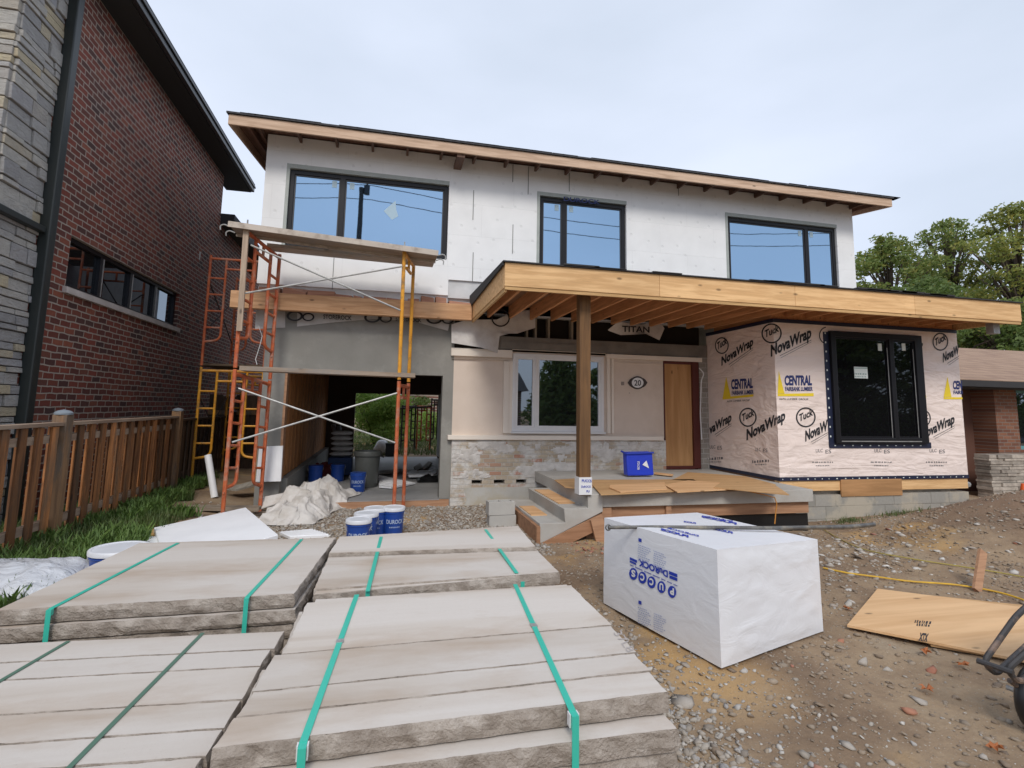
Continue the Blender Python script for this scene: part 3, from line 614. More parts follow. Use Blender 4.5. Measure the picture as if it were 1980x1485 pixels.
P=[z2(1385+38*math.cos(t),708+48*math.sin(t)) for t in np.linspace(-1.3,1.5,14)];Q=[z2(1385+31*math.cos(t),708+42*math.sin(t)) for t in np.linspace(-1.3,1.5,14)]
K.add([wf(*p) for p in P+Q],[(i,i+1,i+15,i+14) for i in range(13)]);T_(K,'k',1384,722,1412,708,36)
for t,x0_,y0_,x1_,y1_,h in(('NovaWrap',170,392,360,268,44),('NovaWrap',465,338,708,222,58),('NovaW',1495,372,1592,318,46),('NovaWrap',320,838,552,715,54),('vaWrap',97,802,230,722,46),('NovaW',672,845,806,776,54),('ovaWrap',1398,818,1565,735,50),('p',1350,292,1376,278,34)):
    T_(K,t,x0_,y0_,x1_,y1_,h*1.12,.04)
    if len(t)>2:
        dx=(x1_-x0_);dy=(y1_-y0_);o1=16
        for q,th in((o1,3),(o1+12,2)):
            ppoly(K,[z2(x0_+.18*dx+q*.6,y0_+.18*dy+q),z2(x0_+.18*dx+q*.6,y0_+.18*dy+q+th),z2(x1_,y1_+q+th),z2(x1_,y1_+q)],wf)
def central(x0_,x1_,y,h,tri,full='CENTRAL',f2='FAIRBANK LUMBER',dy=-.06):
    w_=x1_-x0_;T_(KB,full,x0_,y,x1_,y+dy*w_,h,.045);T_(KB,f2,x0_+4,y+h*.66,x1_+4,y+h*.66+dy*w_*.7,h*.44,.03)
    (ax,ay),(bx,by),(cx_,cy_)=tri
    ppoly(KY,[z2(ax,ay),z2(bx,by),z2(cx_,cy_)],wf)
central(228,358,532,54,((198,460),(178,582),(226,578)));ppoly(KY,[z2(177,582),z2(177,596),z2(362,578),z2(362,564)],wf);T_(K,'ALPA LUMBER GROUP',202,612,340,604,10,0)
central(548,712,508,54,((513,424),(507,560),(548,560)),dy=0);ppoly(KY,[z2(507,562),z2(507,576),z2(722,576),z2(722,557)],wf);T_(K,'ALPA LUMBER GROUP',515,597,690,600,11,0)
central(1555,1610,532,46,((1523,460),(1500,580),(1547,580)),'CEN','FAIRB',0);ppoly(KY,[z2(1500,582),z2(1500,594),z2(1612,594),z2(1612,582)],wf)
T_(KB,'L',1371,528,1388,528,50,.04);ppoly(KY,[z2(1371,572),z2(1371,588),z2(1395,588),z2(1395,572)],wf)
for ix,iy in((735,890),(1086,890),(1416,890),(372,884),(100,868)):
    s_=.8 if ix<400 else 1
    T_(KL,'ULC',ix,iy+22,ix+42*s_,iy+20,20,0);T_(KL,'ES',ix+58*s_,iy+28,ix+92*s_,iy+26,22,0)
    pbars(KL,z2(ix-22*s_,iy+84+(8 if ix<400 else 0)),z2(ix+105*s_,iy+84),z2(ix-22*s_,iy+76),wf,ix);pbars(KL,z2(ix,iy+104),z2(ix+85*s_,iy+104),z2(ix,iy+97),wf,ix+1)
each(K,'print',MW['ink'],BY);each(KB,'print',MW['inkb'],BY);each(KY,'print',MW['inky'],BY);each(KL,'print',flat('faint_ink',(.16,.15,.16),.6),BY)
# tape
mb=MB();t=.075
mb.box(XB-.012,XBR,YB-.012,YB-.001,.475,.535);mb.box(XB-.012,XB-.001,YB-.001,YM,.475,.53)
mb.box(XB-.010,XBR,YB-.010,YB-.001,3.10,3.165);mb.box(XB-.010,XB-.001,YB-.001,YM,3.10,3.165)
mb.box(BW[0]-.10,BW[0]+.02,YB-.012,YB-.001,BW[2]-.06,BW[3]-.02);mb.box(BW[0]-.10,BW[1]+.1,YB-.015,YB-.0125,BW[2]-.08,BW[2]+.02)
TP=mb.build('seam_tape',MW['tapeb'],BY)
mb=MB()
for k in range(26):
    x=XB+.05+k*.15+random.uniform(-.02,.02);mb.box(x,x+random.uniform(.008,.03),YB-.0165,YB-.0125,.495,.512)
for k in range(11): mb.box(BW[0]+k*.18,BW[0]+k*.18+.03,YB-.019,YB-.0155,BW[2]-.045,BW[2]-.03)
for k in range(12): mb.box(BW[0]-.075,BW[0]-.055,YB-.0165,YB-.0125,BW[2]+.1+k*.16,BW[2]+.13+k*.16)
mb.build('tape_print',MW['paper'],TP)
# bay window
x0,x1,z0,z1=BW;W=MB();mm=at(1719,700,Y=YB)[0]
W.wall(x0,x1,z0,z1,YB-.07,YB+.1,[(x0+.09,mm-.045,z0+.09,z1-.1),(mm+.045,x1-.16,z0+.09,z1-.1)])
W=W.build('window',MW['blk'],H,label='large black framed window in the wrapped front room',bevel=.006)
g=MB()
for a,b in((x0+.09,mm-.045),(mm+.045,x1-.16)): g.wall(a,b,z0+.09,z1-.1,YB-.045,YB+.05,[(a+.03,b-.03,z0+.12,z1-.13)])
g.build('sash',MW['blk'],W)
g=MB()
for xx in(mm-.085,x1-.2): g.box(xx,xx+.012,YB-.049,YB-.0455,z0+.1,z1-.25)
g.box(x0+.1,x1-.17,YB-.075,YB-.0705,z0+.03,z0+.045);g.build('glazing_bead',MW['steel'],W)
g=MB();g.box(x0+.08,x1-.15,YB-.02,YB-.01,z0+.08,z1-.09);g.build('pane',MW['gld'],W)
g=MB()
a=at(1651,709,Y=YB-.022);b=at(1678,732,Y=YB-.022);g.box(a[0],b[0],YB-.026,YB-.021,b[2],a[2])
for u in(1697,1743): a=at(u,664,Y=YB-.022);g.box(a[0],a[0]+.08,YB-.026,YB-.021,a[2]-.13,a[2])
each(g,'sticker',MW['paper'],W)
g=MB();wfs=lambda u,v:at(u,v,Y=YB-.029);ppoly(g,[(1652,711),(1652,712.4),(1677,712.8),(1677,711.4)],wfs);pbars(g,(1653,724),(1676,724.6),(1653,721),wfs);pbars(g,(1653,729),(1676,729.6),(1653,727),wfs,2)
g.build('sticker_print',flat('green_grey_ink',(.2,.32,.3),.7),W)
mb=MB();
for k in range(3): mb.tube(bend([(XBR+.01,YB+.2+k*.05,1.9-k*.05),(XBR+.07,YB+.2,1.75),(XBR+.03,YB+.2,1.5+.1*k),(XBR+.09,YB+.2,1.2),(XBR+.02,YB+.2,.95)],.1),.006,6)
mb.build('hanging_cable',MW['steel'],H)
# canopy
CX0,CX1,CYF=1.452,10.33,6.72;CZ0,CZ1=3.165,3.478
mb=MB();n=4;xx=np.linspace(CX0,CX1,n+1)
for i in range(n): mb.box(xx[i]+.002,xx[i+1]-.002,CYF,CYF+.045,CZ0,CZ1)
mb.box(CX0,CX0+.045,CYF+.046,9.58,CZ0-.02,CZ1+.02);mb.box(CX1-.045,CX1,CYF+.046,12.5,CZ0,CZ1)
CN=mb.build('canopy',MW['canf'],H,label='long porch canopy of fresh yellow lumber',bevel=.004)
mb=MB();mb.box(CX0+.01,CX1-.01,CYF+.012,CYF+.05,CZ0-.045,CZ0-.002);mb.box(CX0+.046,CX1-.046,CYF+.047,CYF+.10,CZ0+.02,CZ1-.03);mb.box(CX0+.01,CX0+.045,CYF+.05,9.5,CZ0-.07,CZ0-.022)
mb.build('canopy_header',wood('header_lumber',(.66,.42,.19),(.52,.31,.13)),CN)
x=CX0+.30;k=0
while x<CX1-.1:
    mb=MB();mb.box(x,x+.045,CYF+.10,9.58 if x<XB else 9.4,CZ0+.05,CZ1-.035);mb.build('joist',MW['joist'],CN);x+=.405
mb=MB();mb.box(CX0+.045,CX1-.045,CYF+.46,CYF+.505,CZ0+.07,CZ1-.036)
mb=MB();mb.box(CX0+.04,CX1-.04,CYF+.05,9.58,CZ1-.034,CZ1-.012);mb.build('canopy_sheathing',wood('canopy_deck_ply',(.36,.19,.10),(.27,.14,.07),'x',.4,knots=False),CN)
mb=MB();mb.hexa([(CX0-.03,CYF-.03,CZ1+.003),(CX1+.02,CYF-.03,CZ1+.003),(CX1+.02,9.59,CZ1+.06),(CX0-.03,9.59,CZ1+.06),(CX0-.03,CYF-.03,CZ1+.02),(CX1+.02,CYF-.03,CZ1+.02),(CX1+.02,9.59,CZ1+.12),(CX0-.03,9.59,CZ1+.12)])
mb.hexa([(CX0-.035,CYF,CZ1-.04),(CX0-.012,CYF,CZ1-.04),(CX0-.012,9.5,CZ1-.10),(CX0-.035,9.5,CZ1-.10),(CX0-.035,CYF,CZ1+.002),(CX0-.012,CYF,CZ1+.002),(CX0-.012,9.5,CZ1+.07),(CX0-.035,9.5,CZ1+.07)])
random.seed(9)
for k in range(14):
    x=random.uniform(CX0,CX1-1);mb.box(x,x+random.uniform(.3,1),CYF-.045,CYF+.05,CZ1+.021,CZ1+.028+random.uniform(0,.02))
mb.build('canopy_roofing',MW['membrane'],CN)
mb=MB();mb.box(XB+.02,XBR-.02,YB+.05,YB+.09,3.162,3.43);mb.box(XB+.05,XB+.09,YB+.1,YM-.2,3.162,3.42);each(mb,'blocking',MW['joist'],CN)
mb=MB();mb.box(9.98,10.12,CYF+.2,CYF+.32,2.98,CZ0-.0);mb.build('canopy_bracket',MW['steel'],CN)
# post
px0,px1=2.585,2.745
mb=MB();mb.box(px0,px1,6.97,7.11,.44,CZ1-.04);PO=mb.build('post',MW['post'],H,label='square brown wooden post holding up the canopy',bevel=.005)
mb=MB();zz=.68;mb.wall(px0-.012,px1+.012,.452,zz,6.955,7.125,[]);
PB=mb.build('paper_sleeve',MW['white'],PO)
mb=MB();wfp=lambda u,v:at(u,v,Y=6.951)
ptext(mb,'PUCCS',(1125,932),(1144,932.5),(1125,927),wfp,.03);ptext(mb,'DuROCK',(1124,943),(1143,943),(1124,939),wfp,.02);ptext(mb,'PU',(1134,952),(1140,952),(1134,948),wfp,.03);each(mb,'print',MW['inkblue'],PB)
# ---------------------------------------------------------------- porch and steps
PR=thing('porch','concrete porch slab with three steps going down to the left and timber formwork beneath','porch',(4,8.3,-.15))
sx=[2.72,2.38,2.05]
mb=MB();mb.box(sx[0],XB-.02,7.03,YM-.07,.27,.45)
S1=mb.build('porch_slab',MW['conc'],PR,bevel=.008)
prof=[(sx[2],.09),(sx[1]+.02,.09),(sx[1],.27),(sx[0]+.02,.27),(sx[0],.449),(2.93,.449),(2.93,.20),(2.05,-.16)]
mb=MB();prof=[(2.05,.09),(2.40,.09),(2.38,.27),(2.72,.27),(2.715,.452),(2.93,.452),(2.93,.22),(2.05,-.17)]
mb.prism([(a,b) for a,b in prof],'y',7.00,8.85);mb.build('steps',MW['conc'],PR,bevel=.006)
mb=MB();mb.box(2.07,2.3,7.5,8.2,.091,.103);mb.build('tread_board',MW['ply'],PR);mb=MB();mb.box(2.42,2.66,7.35,8.6,.271,.283);mb.build('tread_board',MW['ply'],PR)
mb=MB();mb.box(2.95,XB-.05,7.10,7.14,.10,.265);mb.box(3.9,3.98,7.05,7.10,.08,.265);mb.box(2.93,3.07,7.03,7.095,-.06,.262)
mb.box(2.74,2.92,7.12,7.16,-.25,.2)
each(mb,'formwork',MW['form'],PR,bevel=.003)
mb=MB();mb.hexa([(2.02,6.95,-.34),(2.9,6.95,.02),(2.9,6.99,.02),(2.02,6.99,-.34),(2.02,6.95,-.17),(2.9,6.95,.20),(2.9,6.99,.20),(2.02,6.99,-.17)]);mb.box(1.995,2.045,6.96,8.85,-.35,.06)
mb.build('stringer_board',wood('stringer_ply',(.42,.22,.12),(.32,.16,.08),'x',.6),PR)
mb=MB();mb.hexa([(2.80,6.9,-.16),(2.98,6.9,-.14),(2.98,6.94,-.14),(2.80,6.94,-.16),(2.72,6.9,.13),(2.88,6.9,.2),(2.88,6.94,.2),(2.72,6.94,.13)]);mb.build('brace_board',MW['form'],PR)
mb=MB();mb.box(2.9,XB-.1,7.3,7.34,-.4,.26);mb.box(4.4,XB-.02,7.16,7.18,-.35,.08);mb.build('black_liner',MW['black'],PR)
mb=MB();mb.box(3.0,XB-.06,7.2,7.29,-.5,.05);mb.build('footing',MW['conc'],PR)
# things lying on the porch: each plywood offcut is a thing
def board(nm,pts,z,th,mat,label,group=None,tilt=None,cat='board'):
    P=[at(u,v,Z=z) for u,v in pts]
    if tilt is not None:
        for q,dz in zip(P,tilt): q[2]+=dz
    mb=MB();mb.slab([tuple(q+np.array([0,0,th])) for q in P],th,(0,0,1));return mb.build(nm,mat,label=label,cat=cat,group=group)
pg='loose plywood pieces on the porch'
board('plywood_piece',[(1072,929),(1092,943),(1130,947),(1160,940),(1130,925)],.452,.012,MW['ply2'],'small brown plywood piece on the porch behind the post foot',pg)
board('plywood_piece',[(1162,958),(1380,948),(1340,928),(1145,929),(1142,935)],.466,.012,MW['ply2'],'large tan plywood piece covering the porch right beside the post',pg)
board('plywood_piece',[(1178,944),(1200,953),(1290,947),(1285,934),(1180,939)],.482,.012,MW['ply'],'pale yellow plywood piece at the front middle of the porch',pg)
board('plywood_piece',[(1310,953),(1480,944),(1475,940),(1330,930),(1285,939)],.486,.012,MW['ply'],'long yellow plywood piece reaching the bay end of the porch',pg)
board('plywood_piece',[(1300,929),(1400,936),(1500,938),(1440,922),(1330,914)],.466,.012,MW['ply2'],'brown plywood piece in front of the doorway',pg)
board('plywood_piece',[(1380,944),(1526,958),(1500,940),(1460,932),(1400,930)],.50,.012,MW['ply2'],'plywood piece overhanging the right end of the porch',pg)
board('wood_batten',[(1265,917),(1300,921),(1302,919),(1267,915)],.47,.02,MW['ply'],'short yellow batten on the porch beside the blue bin')
# ---------------------------------------------------------------- neighbour's red brick house (left)
NB=thing('neighbour_house','tall dark red brick house with grey ledgestone corner and black eaves at the left edge','house',(-4.2,7.6,-.1))
brk=brick('red_clay_brick','y',.235,.0885,[(.05,.030,.028),(.20,.048,.030),(.27,.066,.040),(.15,.038,.026),(.32,.10,.055),(.055,.034,.032),(.19,.045,.028)],(.37,.31,.26),.0105,1.2,.035)
NX=-4.2;wy0,wy1,wz0,wz1=8.2,12.15,3.08,3.79
mb=MB()
mb.box(NX-.25,NX,7.5,wy0,-.4,7.25);mb.box(NX-.25,NX,wy1,14.35,-.4,7.25);mb.box(NX-.25,NX,wy0,wy1,-.4,wz0);mb.box(NX-.25,NX,wy0,wy1,wz1,7.25);mb.box(NX-6,NX-.25,14.2,14.35,-.4,7.25)
mb.build('brick_wall',brk,NB)
mb=MB();mb.box(NX-6,NX-.02,14.36,21,-.4,6.0);mb.build('rear_wing_wall',brk,NB)
mb=MB();mb.box(NX-6,NX+.33,14.37,21,6.0,6.14);mb.box(NX-5,NX+.30,14.4,21,6.145,6.3);mb.build('rear_wing_eave',MW['membrane'],NB)
mb=MB();mb.box(NX-.16,NX-.05,wy0,wy1,wz0,wz1)
W=MB();
def wy(mb,y0,y1,z0,z1,x0,x1,t): 
    mb.box(x0,x1,y0,y1,z0,z0+t);mb.box(x0,x1,y0,y1,z1-t,z1);mb.box(x0,x1,y0,y0+t,z0+t,z1-t);mb.box(x0,x1,y1-t,y1,z0+t,z1-t)
wy(W,wy0,wy1,wz0,wz1,NX-.14,NX-.06,.06);n4=np.linspace(wy0,wy1,5)
for k in(1,2,3): W.box(NX-.135,NX-.065,n4[k]-.04,n4[k]+.04,wz0+.06,wz1-.06)
W=W.build('window',MW['blk'],NB,label='long black four pane strip window in the brick wall')
g=MB();g.box(NX-.12,NX-.11,wy0+.05,wy1-.05,wz0+.05,wz1-.05);g.build('pane',MW['glm'],W)
g=MB()
for k in(1,2,3): g.box(NX-.105,NX-.0645,n4[k]+.041,n4[k]+.075,wz0+.065,wz1-.065)
each(g,'window_latch_stile',MW['steel'],W)
mb=MB();mb.box(NX-.1,NX+.05,wy0-.06,wy1+.08,wz0-.085,wz0-.002);mb.build('sill',M('limestone_sill',(.55,.50,.47),(.45,.41,.38),5,.9,b=.3),NB)
# ledgestone
mb=MB();random.seed(21)
FY=6.72;z=-.3
while z<8.6:
    h=random.choice([.07,.09,.11,.14,.18,.2]);y=FY+random.uniform(0,.05)
    while y<7.5:
        l=random.uniform(.18,.6);y2=min(7.52,y+l)
        if y2-y>.05:
            d=random.uniform(0,.035);mb.hexa([(NX-.2,y,z),(NX+d,y+.004,z+.004),(NX+d,y2-.006,z+.004),(NX-.2,y2,z),(NX-.2,y,z+h-.004),(NX+d-random.uniform(0,.01),y+.004,z+h-.01),(NX+d-random.uniform(0,.01),y2-.006,z+h-.008),(NX-.2,y2,z+h-.004)])
        y=y2
    x=NX-.012
    while x>NX-3.4:
        l=random.uniform(.2,.65);x2=x-l;d=random.uniform(0,.035)
        mb.hexa([(x2+.006,FY-d,z+.004),(x-.004,FY-d,z+.004),(x,FY+.2,z),(x2,FY+.2,z),(x2+.006,FY-d+.006,z+h-.01),(x-.004,FY-d+.004,z+h-.008),(x,FY+.2,z+h-.004),(x2,FY+.2,z+h-.004)]);x=x2
    z+=h
m,nt,p=newmat('ledgestone');g=nt.nodes.new('ShaderNodeNewGeometry');c=ramp(nt,g.outputs['Random Per Island'],[(0,(.34,.335,.33)),(.3,(.50,.485,.45)),(.55,(.58,.55,.48)),(.75,(.40,.40,.42)),(.9,(.62,.52,.32))])
n=tex(nt,'Noise',9,detail=8,rough=.65);c=mixc(nt,mmath(nt,'MULTIPLY',n.outputs[0],.8),c,(.20,.20,.21));nt.links.new(c,p.inputs['Base Color']);p.inputs['Roughness'].default_value=.9
n2=tex(nt,'Noise',14,(1,1,2),detail=9,rough=.65);bump(nt,p,n2.outputs[0],1.0,.03)
mb.build('ledgestone_corner',m,NB,bevel=.006)
mb=MB();mb.box(NX-.2,NX-.02,FY+.02,7.5,-.4,8.6);mb.box(NX-3.4,NX-.2,FY+.02,FY+.3,-.4,8.6);mb.build('stone_mortar',M('dark_mortar',(.12,.115,.11)),NB)
dk=flat('black_green_metal',(.018,.024,.024),.45)
mb=MB();mb.box(NX+.002,NX+.13,7.50,7.64,-.3,7.25);mb.build('downspout',dk,NB,bevel=.015)
mb=MB();zc_=at(30,418,X=NX+.05)[2];mb.box(NX-.0,NX+.09,FY-.12,7.50,zc_-.04,zc_+.04);mb.box(NX-3.4,NX-.001,FY-.12,FY-.03,zc_-.04,zc_+.04);mb.build('metal_flashing_band',dk,NB,bevel=.01)
mb=MB();mb.box(NX-.2,NX+.42,5.9,15.3,7.251,7.29);mb.build('soffit',flat('dark_soffit',(.030,.034,.036),.7),NB)
mb=MB();mb.box(NX+.421,NX+.50,5.9,15.3,7.26,7.42);mb.box(NX+.50,NX+.53,5.9,15.3,7.36,7.415);mb.build('gutter',flat('black_gutter',(.022,.025,.028),.35),NB,bevel=.012)
mb=MB();mb.hexa([(NX-4,5.9,9.6),(NX+.49,5.9,7.425),(NX+.49,15.35,7.425),(NX-4,15.35,9.6),(NX-4,5.9,9.75),(NX+.49,5.9,7.50),(NX+.49,15.35,7.50),(NX-4,15.35,9.75)]);mb.build('roof',MW['shingle'],NB)
# ---------------------------------------------------------------- fence along the left
def fence(label,X,y0,y1,posts,top,bot,mat,pm,rm):
    F=thing('fence',label,'fence',(X,y0,bot))
    mb=MB();y=y0;k=0;random.seed(int(y0*10))
    while y<y1:
        wd=.108+random.uniform(-.004,.004);zt=top-.05+random.uniform(-.004,.004);g_=gz(X,y)
        dx=.035 if k%2==0 else -.055
        mb.hexa([(X+dx,y,g_+.05),(X+dx+.02,y,g_+.05),(X+dx+.02,y+wd,g_+.05),(X+dx,y+wd,g_+.05),(X+dx,y,zt),(X+dx+.02,y,zt),(X+dx+.02,y+wd,zt),(X+dx,y+wd,zt)]);y+=.125 if mat is MW['dfence'] else .128;k+=1
    mb.build('slat_panel',mat,F)
    mb=MB()
    for z in(bot+.32,top-.22): mb.box(X-.032,X+.032,y0,y1,z,z+.08)
    mb.box(X-.07,X+.075,y0,y1,top-.045,top-.01);each(mb,'rail',rm,F)
    for y in posts:
        q=MB();q.box(X-.05,X+.09,y-.07,y+.07,bot-.2,top+.07);q.build('post',pm,F,bevel=.006).name='post'
        q=MB();q.lathe([(.085,0),(.085,.02),(.06,.04),(.0,.055)],(X+.02,y,top+.072),16);q.build('post_cap',flat('grey_cap',(.20,.23,.26),.5),F,smooth=True)
    return F
MW['fencey']=wood('cedar_cap_rail',(.34,.25,.18),(.24,.16,.11),'y',knots=False)
fence('weathered brown cedar fence with capped square posts running back beside the brick house',-3.4,1.5,10.15,[3.4,6.85,10.2],1.36,-.05,MW['fence'],MW['fpost'],MW['fencey'])
fence('darker shaded fence section beyond the last capped post',-3.45,10.3,13.8,[13.8],1.30,-.05,MW['dfence'],MW['dfence'],MW['dfence'])  # this stretch has its shade put into the darker board colour
F=thing('gate','tall dark board gate across the gap between the two houses','gate',(-3.2,14.05,0))
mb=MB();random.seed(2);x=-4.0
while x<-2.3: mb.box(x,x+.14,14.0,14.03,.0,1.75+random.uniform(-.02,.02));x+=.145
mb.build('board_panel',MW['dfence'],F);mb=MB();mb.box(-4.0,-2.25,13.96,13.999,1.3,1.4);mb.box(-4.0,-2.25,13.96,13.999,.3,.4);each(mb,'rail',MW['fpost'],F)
# ---------------------------------------------------------------- scaffolds
def frame(mat,root,Ab,At,Bb,Bt,name='frame',r=.029,frac=.27,rungs=5,ladder=(1,1),barz=.03):
    Ab,At,Bb,Bt=[Vector(q) for q in(Ab,At,Bb,Bt)];mb=MB()
    P=lambda s,t:(Ab*(1-s)+Bb*s)*(1-t)+(At*(1-s)+Bt*s)*t
    mb.tube([Ab,At],r,8);mb.tube([Bb,Bt],r,8);mb.tube([P(0,.97),P(1,.97)],r,8);mb.tube([P(frac,.88),P(1-frac,.88)],r*.9,8);mb.tube([P(.5,.88),P(.5,.97)],r*.8,6)
    for e,s,sg in((0,frac,1),(1,1-frac,-1)):
        if not ladder[e]:continue
        mb.tube(bend([P(s,.97),P(s,.23),P(0 if e==0 else 1,.21)],.14,6),r*.9,8)
        for k in range(rungs-1):
            t=.34+k*.15;mb.tube([P(e,t),P(s,t)],r*.75,6)
        for t in(.18,.72): mb.tube([P(e,t),P(e,t)+Vector((0,-.05,0))],r*.5,6)
    return mb.build(name,mat,root,smooth=True)
def mixp(a,b,t): return Vector(a)*(1-t)+Vector(b)*t
yf,yb_=8.5,9.26
SC=thing('scaffold','two storey scaffold before the garage, orange except for its yellow upper right frame','scaffold',(-1,8.9,-.1))
A0,A1=at(431,985,Y=yf),at(478,440,Y=yf);B0,B1=at(504,961,Y=yb_),at(541,492,Y=yb_)
A0[2]=gz(A0[0],yf);B0[2]=gz(B0[0],yb_)-.02
C0,C1=at(762,975,Y=yf),at(782,482,Y=yf);D0,D1=at(780,970,Y=yb_),at(800,508,Y=yb_)
C0[2]=gz(C0[0],yf);D0[2]=gz(D0[0],yb_)
h=.505
frame(MW['orange'],SC,A0,mixp(A0,A1,h-.005),B0,mixp(B0,B1,h-.005));frame(MW['orange'],SC,mixp(A0,A1,h),A1,mixp(B0,B1,h),B1)
frame(MW['orange'],SC,C0,mixp(C0,C1,h-.005),D0,mixp(D0,D1,h-.005),ladder=(0,0));frame(MW['yellow'],SC,mixp(C0,C1,h),C1,mixp(D0,D1,h),D1,ladder=(0,0))
mb=MB();
for a,b in((A1,A0),(C1,C0)):
    a=Vector(a);mb.tube([a,a+Vector((0,0,.12))],.012,6)
each(mb,'coupling_pin',MW['steel'],SC)
mb=MB()
for q in(((461,751),(764,856)),((449,855),(768,760)),((485,474),(774,600)),((474,567),(778,515))):
    mb.tube([at(*q[0],Y=yf-.03),at(*q[1],Y=yf-.03)],.014,7)
# rear braces
for q in(((520,760),(785,850)),((515,850),(790,768))): pass
each(mb,'cross_brace',MW['steel'],SC,smooth=True)
mb=MB();a=at(477,436,Y=yf-.05);b=at(463,640,Y=yf-.05);mb.bar(a,b,.075,.05,(0,1,0));mb.build('timber_upright',wood('pale_stud',(.50,.38,.28),(.38,.28,.2),'z'),SC)
a=at(450,437,Y=8.6);b=at(845,492,Y=8.6)
mb=MB();mb.bar(a-np.array([0,0,.03]),b-np.array([0,0,.03]),.44,.035,(0,0,1));
rl=MB()
for o_ in(-.235,.235): rl.bar(np.array(a)+[0,o_,-.045],np.array(b)+[0,o_,-.045],.025,.085,(0,0,1))
PL_=mb.build('scaffold_platform',MW['plank'],label='hooked work platform on the top left of the scaffold under the big window',cat='platform')
mb=MB()
for e,s_ in((a,-1),(b,1)):
    for o_ in(-.15,.15):
        q=Vector(e)+Vector((0,o_,-.06));mb.tube(bend([q,q+Vector((s_*.08,0,.03)),q+Vector((s_*.13,0,0)),q+Vector((s_*.12,0,-.06))],.04),.010,6)
root=PL_
me_off=PL_.location.copy()
hk=mb;hk_o=None
def child(mbx,name,mat,par,**k): # part of a thing whose root is a mesh
    return mbx.build(name,mat,par,**k)
each(mb,'hook',MW['steel'],PL_);each(rl,'side_rail',M('pale_weathered_rail',(.56,.49,.42),(.44,.38,.32),6,.7,stretch=(.2,1,1),dirt=(.30,.24,.19),dsc=4),PL_)
a=at(520,478,Y=9.05);b=at(838,510,Y=9.05);mb=MB();mb.bar(a,b,.30,.05);mb.build('scaffold_plank',MW['plank'],label='brown plank lying behind the hooked platform at the top of the scaffold',cat='plank')
a=at(468,713,Y=8.62);b=at(802,727,Y=8.62);mb=MB();mb.bar(a,b,.32,.065);mb.build('scaffold_plank',MW['plank'],label='grey plank lying across the scaffold at mid height over the garage opening',cat='plank',bevel=.004)
# gap tower
YG=11.2
GT=thing('scaffold','narrow scaffold tower in the gap between the houses with yellow lower and orange upper frames','scaffold',(-3,11.8,0))
def gp(u,v,Y=YG): return at(u,v,Y=Y)
l0=gp(370,930);l0[2]=gz(l0[0],YG);r_0=np.array([gp(494,930)[0],YG,l0[2]]);zt=gp(380,706)[2];
for Y_,z_off in((YG,0),(YG+1.9,0)):
    a=Vector((l0[0],Y_,l0[2]));b=Vector((r_0[0]-.0,Y_,l0[2]));up=Vector((0,0,zt-l0[2]))
    frame(MW['yellow'],GT,a,a+up*.985,b,b+up*.985,frac=.26,r=.025);zt2=gp(390,492)[2];u2=Vector((0,0,zt2))-Vector((0,0,zt))
    frame(MW['orange'],GT,a+up,a+up+u2,b+up,b+up+u2,frac=.26,r=.025)
mb=MB()
for (z0_,z1_) in((.6,1.7),(1.7,.6),(2.9,3.9),(3.9,2.9)): mb.tube([(l0[0],YG,z0_),(l0[0],YG+1.9,z1_)],.012,6);mb.tube([(r_0[0],YG,z0_),(r_0[0],YG+1.9,z1_)],.012,6)
each(mb,'cross_brace',MW['dsteel'],GT)
mb=MB();mb.tube([gp(387,487),gp(387,487)-np.array([0,0,.15])],.012,6);mb.build('coupling_pin',MW['steel'],GT)
mb=MB();mb.box(l0[0]-.15,r_0[0]+.1,YG+.3,YG+1.5,zt+.02,zt+.06);mb.build('scaffold_plank',wood('dark_plank',(.16,.11,.07),(.1,.07,.045),'x'),label='dark plank on the lower level of the gap scaffold tower',cat='plank')
mb=MB();mb.box(r_0[0]-.7,r_0[0]+.3,YG+.3,YG+1.7,zt2-.02,zt2+.03);mb.build('scaffold_plank',wood('dark_plank2',(.17,.12,.08),(.1,.07,.045),'x'),label='dark plank on the top of the gap scaffold tower',cat='plank')
# backyard scaffold
BS=thing('scaffold','dark scaffold frames standing in the back yard seen through the garage','scaffold',(1.2,20,-.1))
def bp(u,v,Y=20): return at(u,v,Y=Y)
for (u0_,u1_,v1_) in((774,800,783),(804,830,783),(831,848,770)):
    a=bp(u0_,887);b=bp(u1_,887);a[2]=b[2]=-.02;c_=bp(u0_,v1_);d_=bp(u1_,v1_);frame(MW['dsteel'] if u0_!=804 else MW['orange'],BS,a,(a[0],20,c_[2]),b,(b[0],20,c_[2]),r=.03,frac=.3)
mb=MB();a=bp(772,790);b=bp(832,786);mb.bar(a,b,.8,.06);mb.build('deck_plank',MW['dsteel'],BS)
# ---------------------------------------------------------------- limestone slab stacks
m,nt,p=newmat('sawn_limestone');n=tex(nt,'Noise',1.1,(.5,3.2,1),detail=5,rough=.5,dist=.6);c=ramp(nt,n.outputs[0],[(.30,(.44,.36,.285)),(.43,(.58,.52,.455)),(.62,(.655,.61,.56))])
n2=tex(nt,'Noise',45,detail=8,rough=.7);c=mixc(nt,mmath(nt,'MULTIPLY',n2.outputs[0],.35),c,(.50,.44,.39));g=nt.nodes.new('ShaderNodeNewGeometry');ob=nt.nodes.new('ShaderNodeObjectInfo')
v=nt.nodes.new('ShaderNodeMapRange');v.inputs[3].default_value=.93;v.inputs[4].default_value=1.06;nt.links.new(ob.outputs['Random'],v.inputs[0]);cc=nt.nodes.new('ShaderNodeCombineColor')
for i in range(3):nt.links.new(v.outputs[0],cc.inputs[i])
c=mixc(nt,1.0,c,cc.outputs[0],'MULTIPLY')
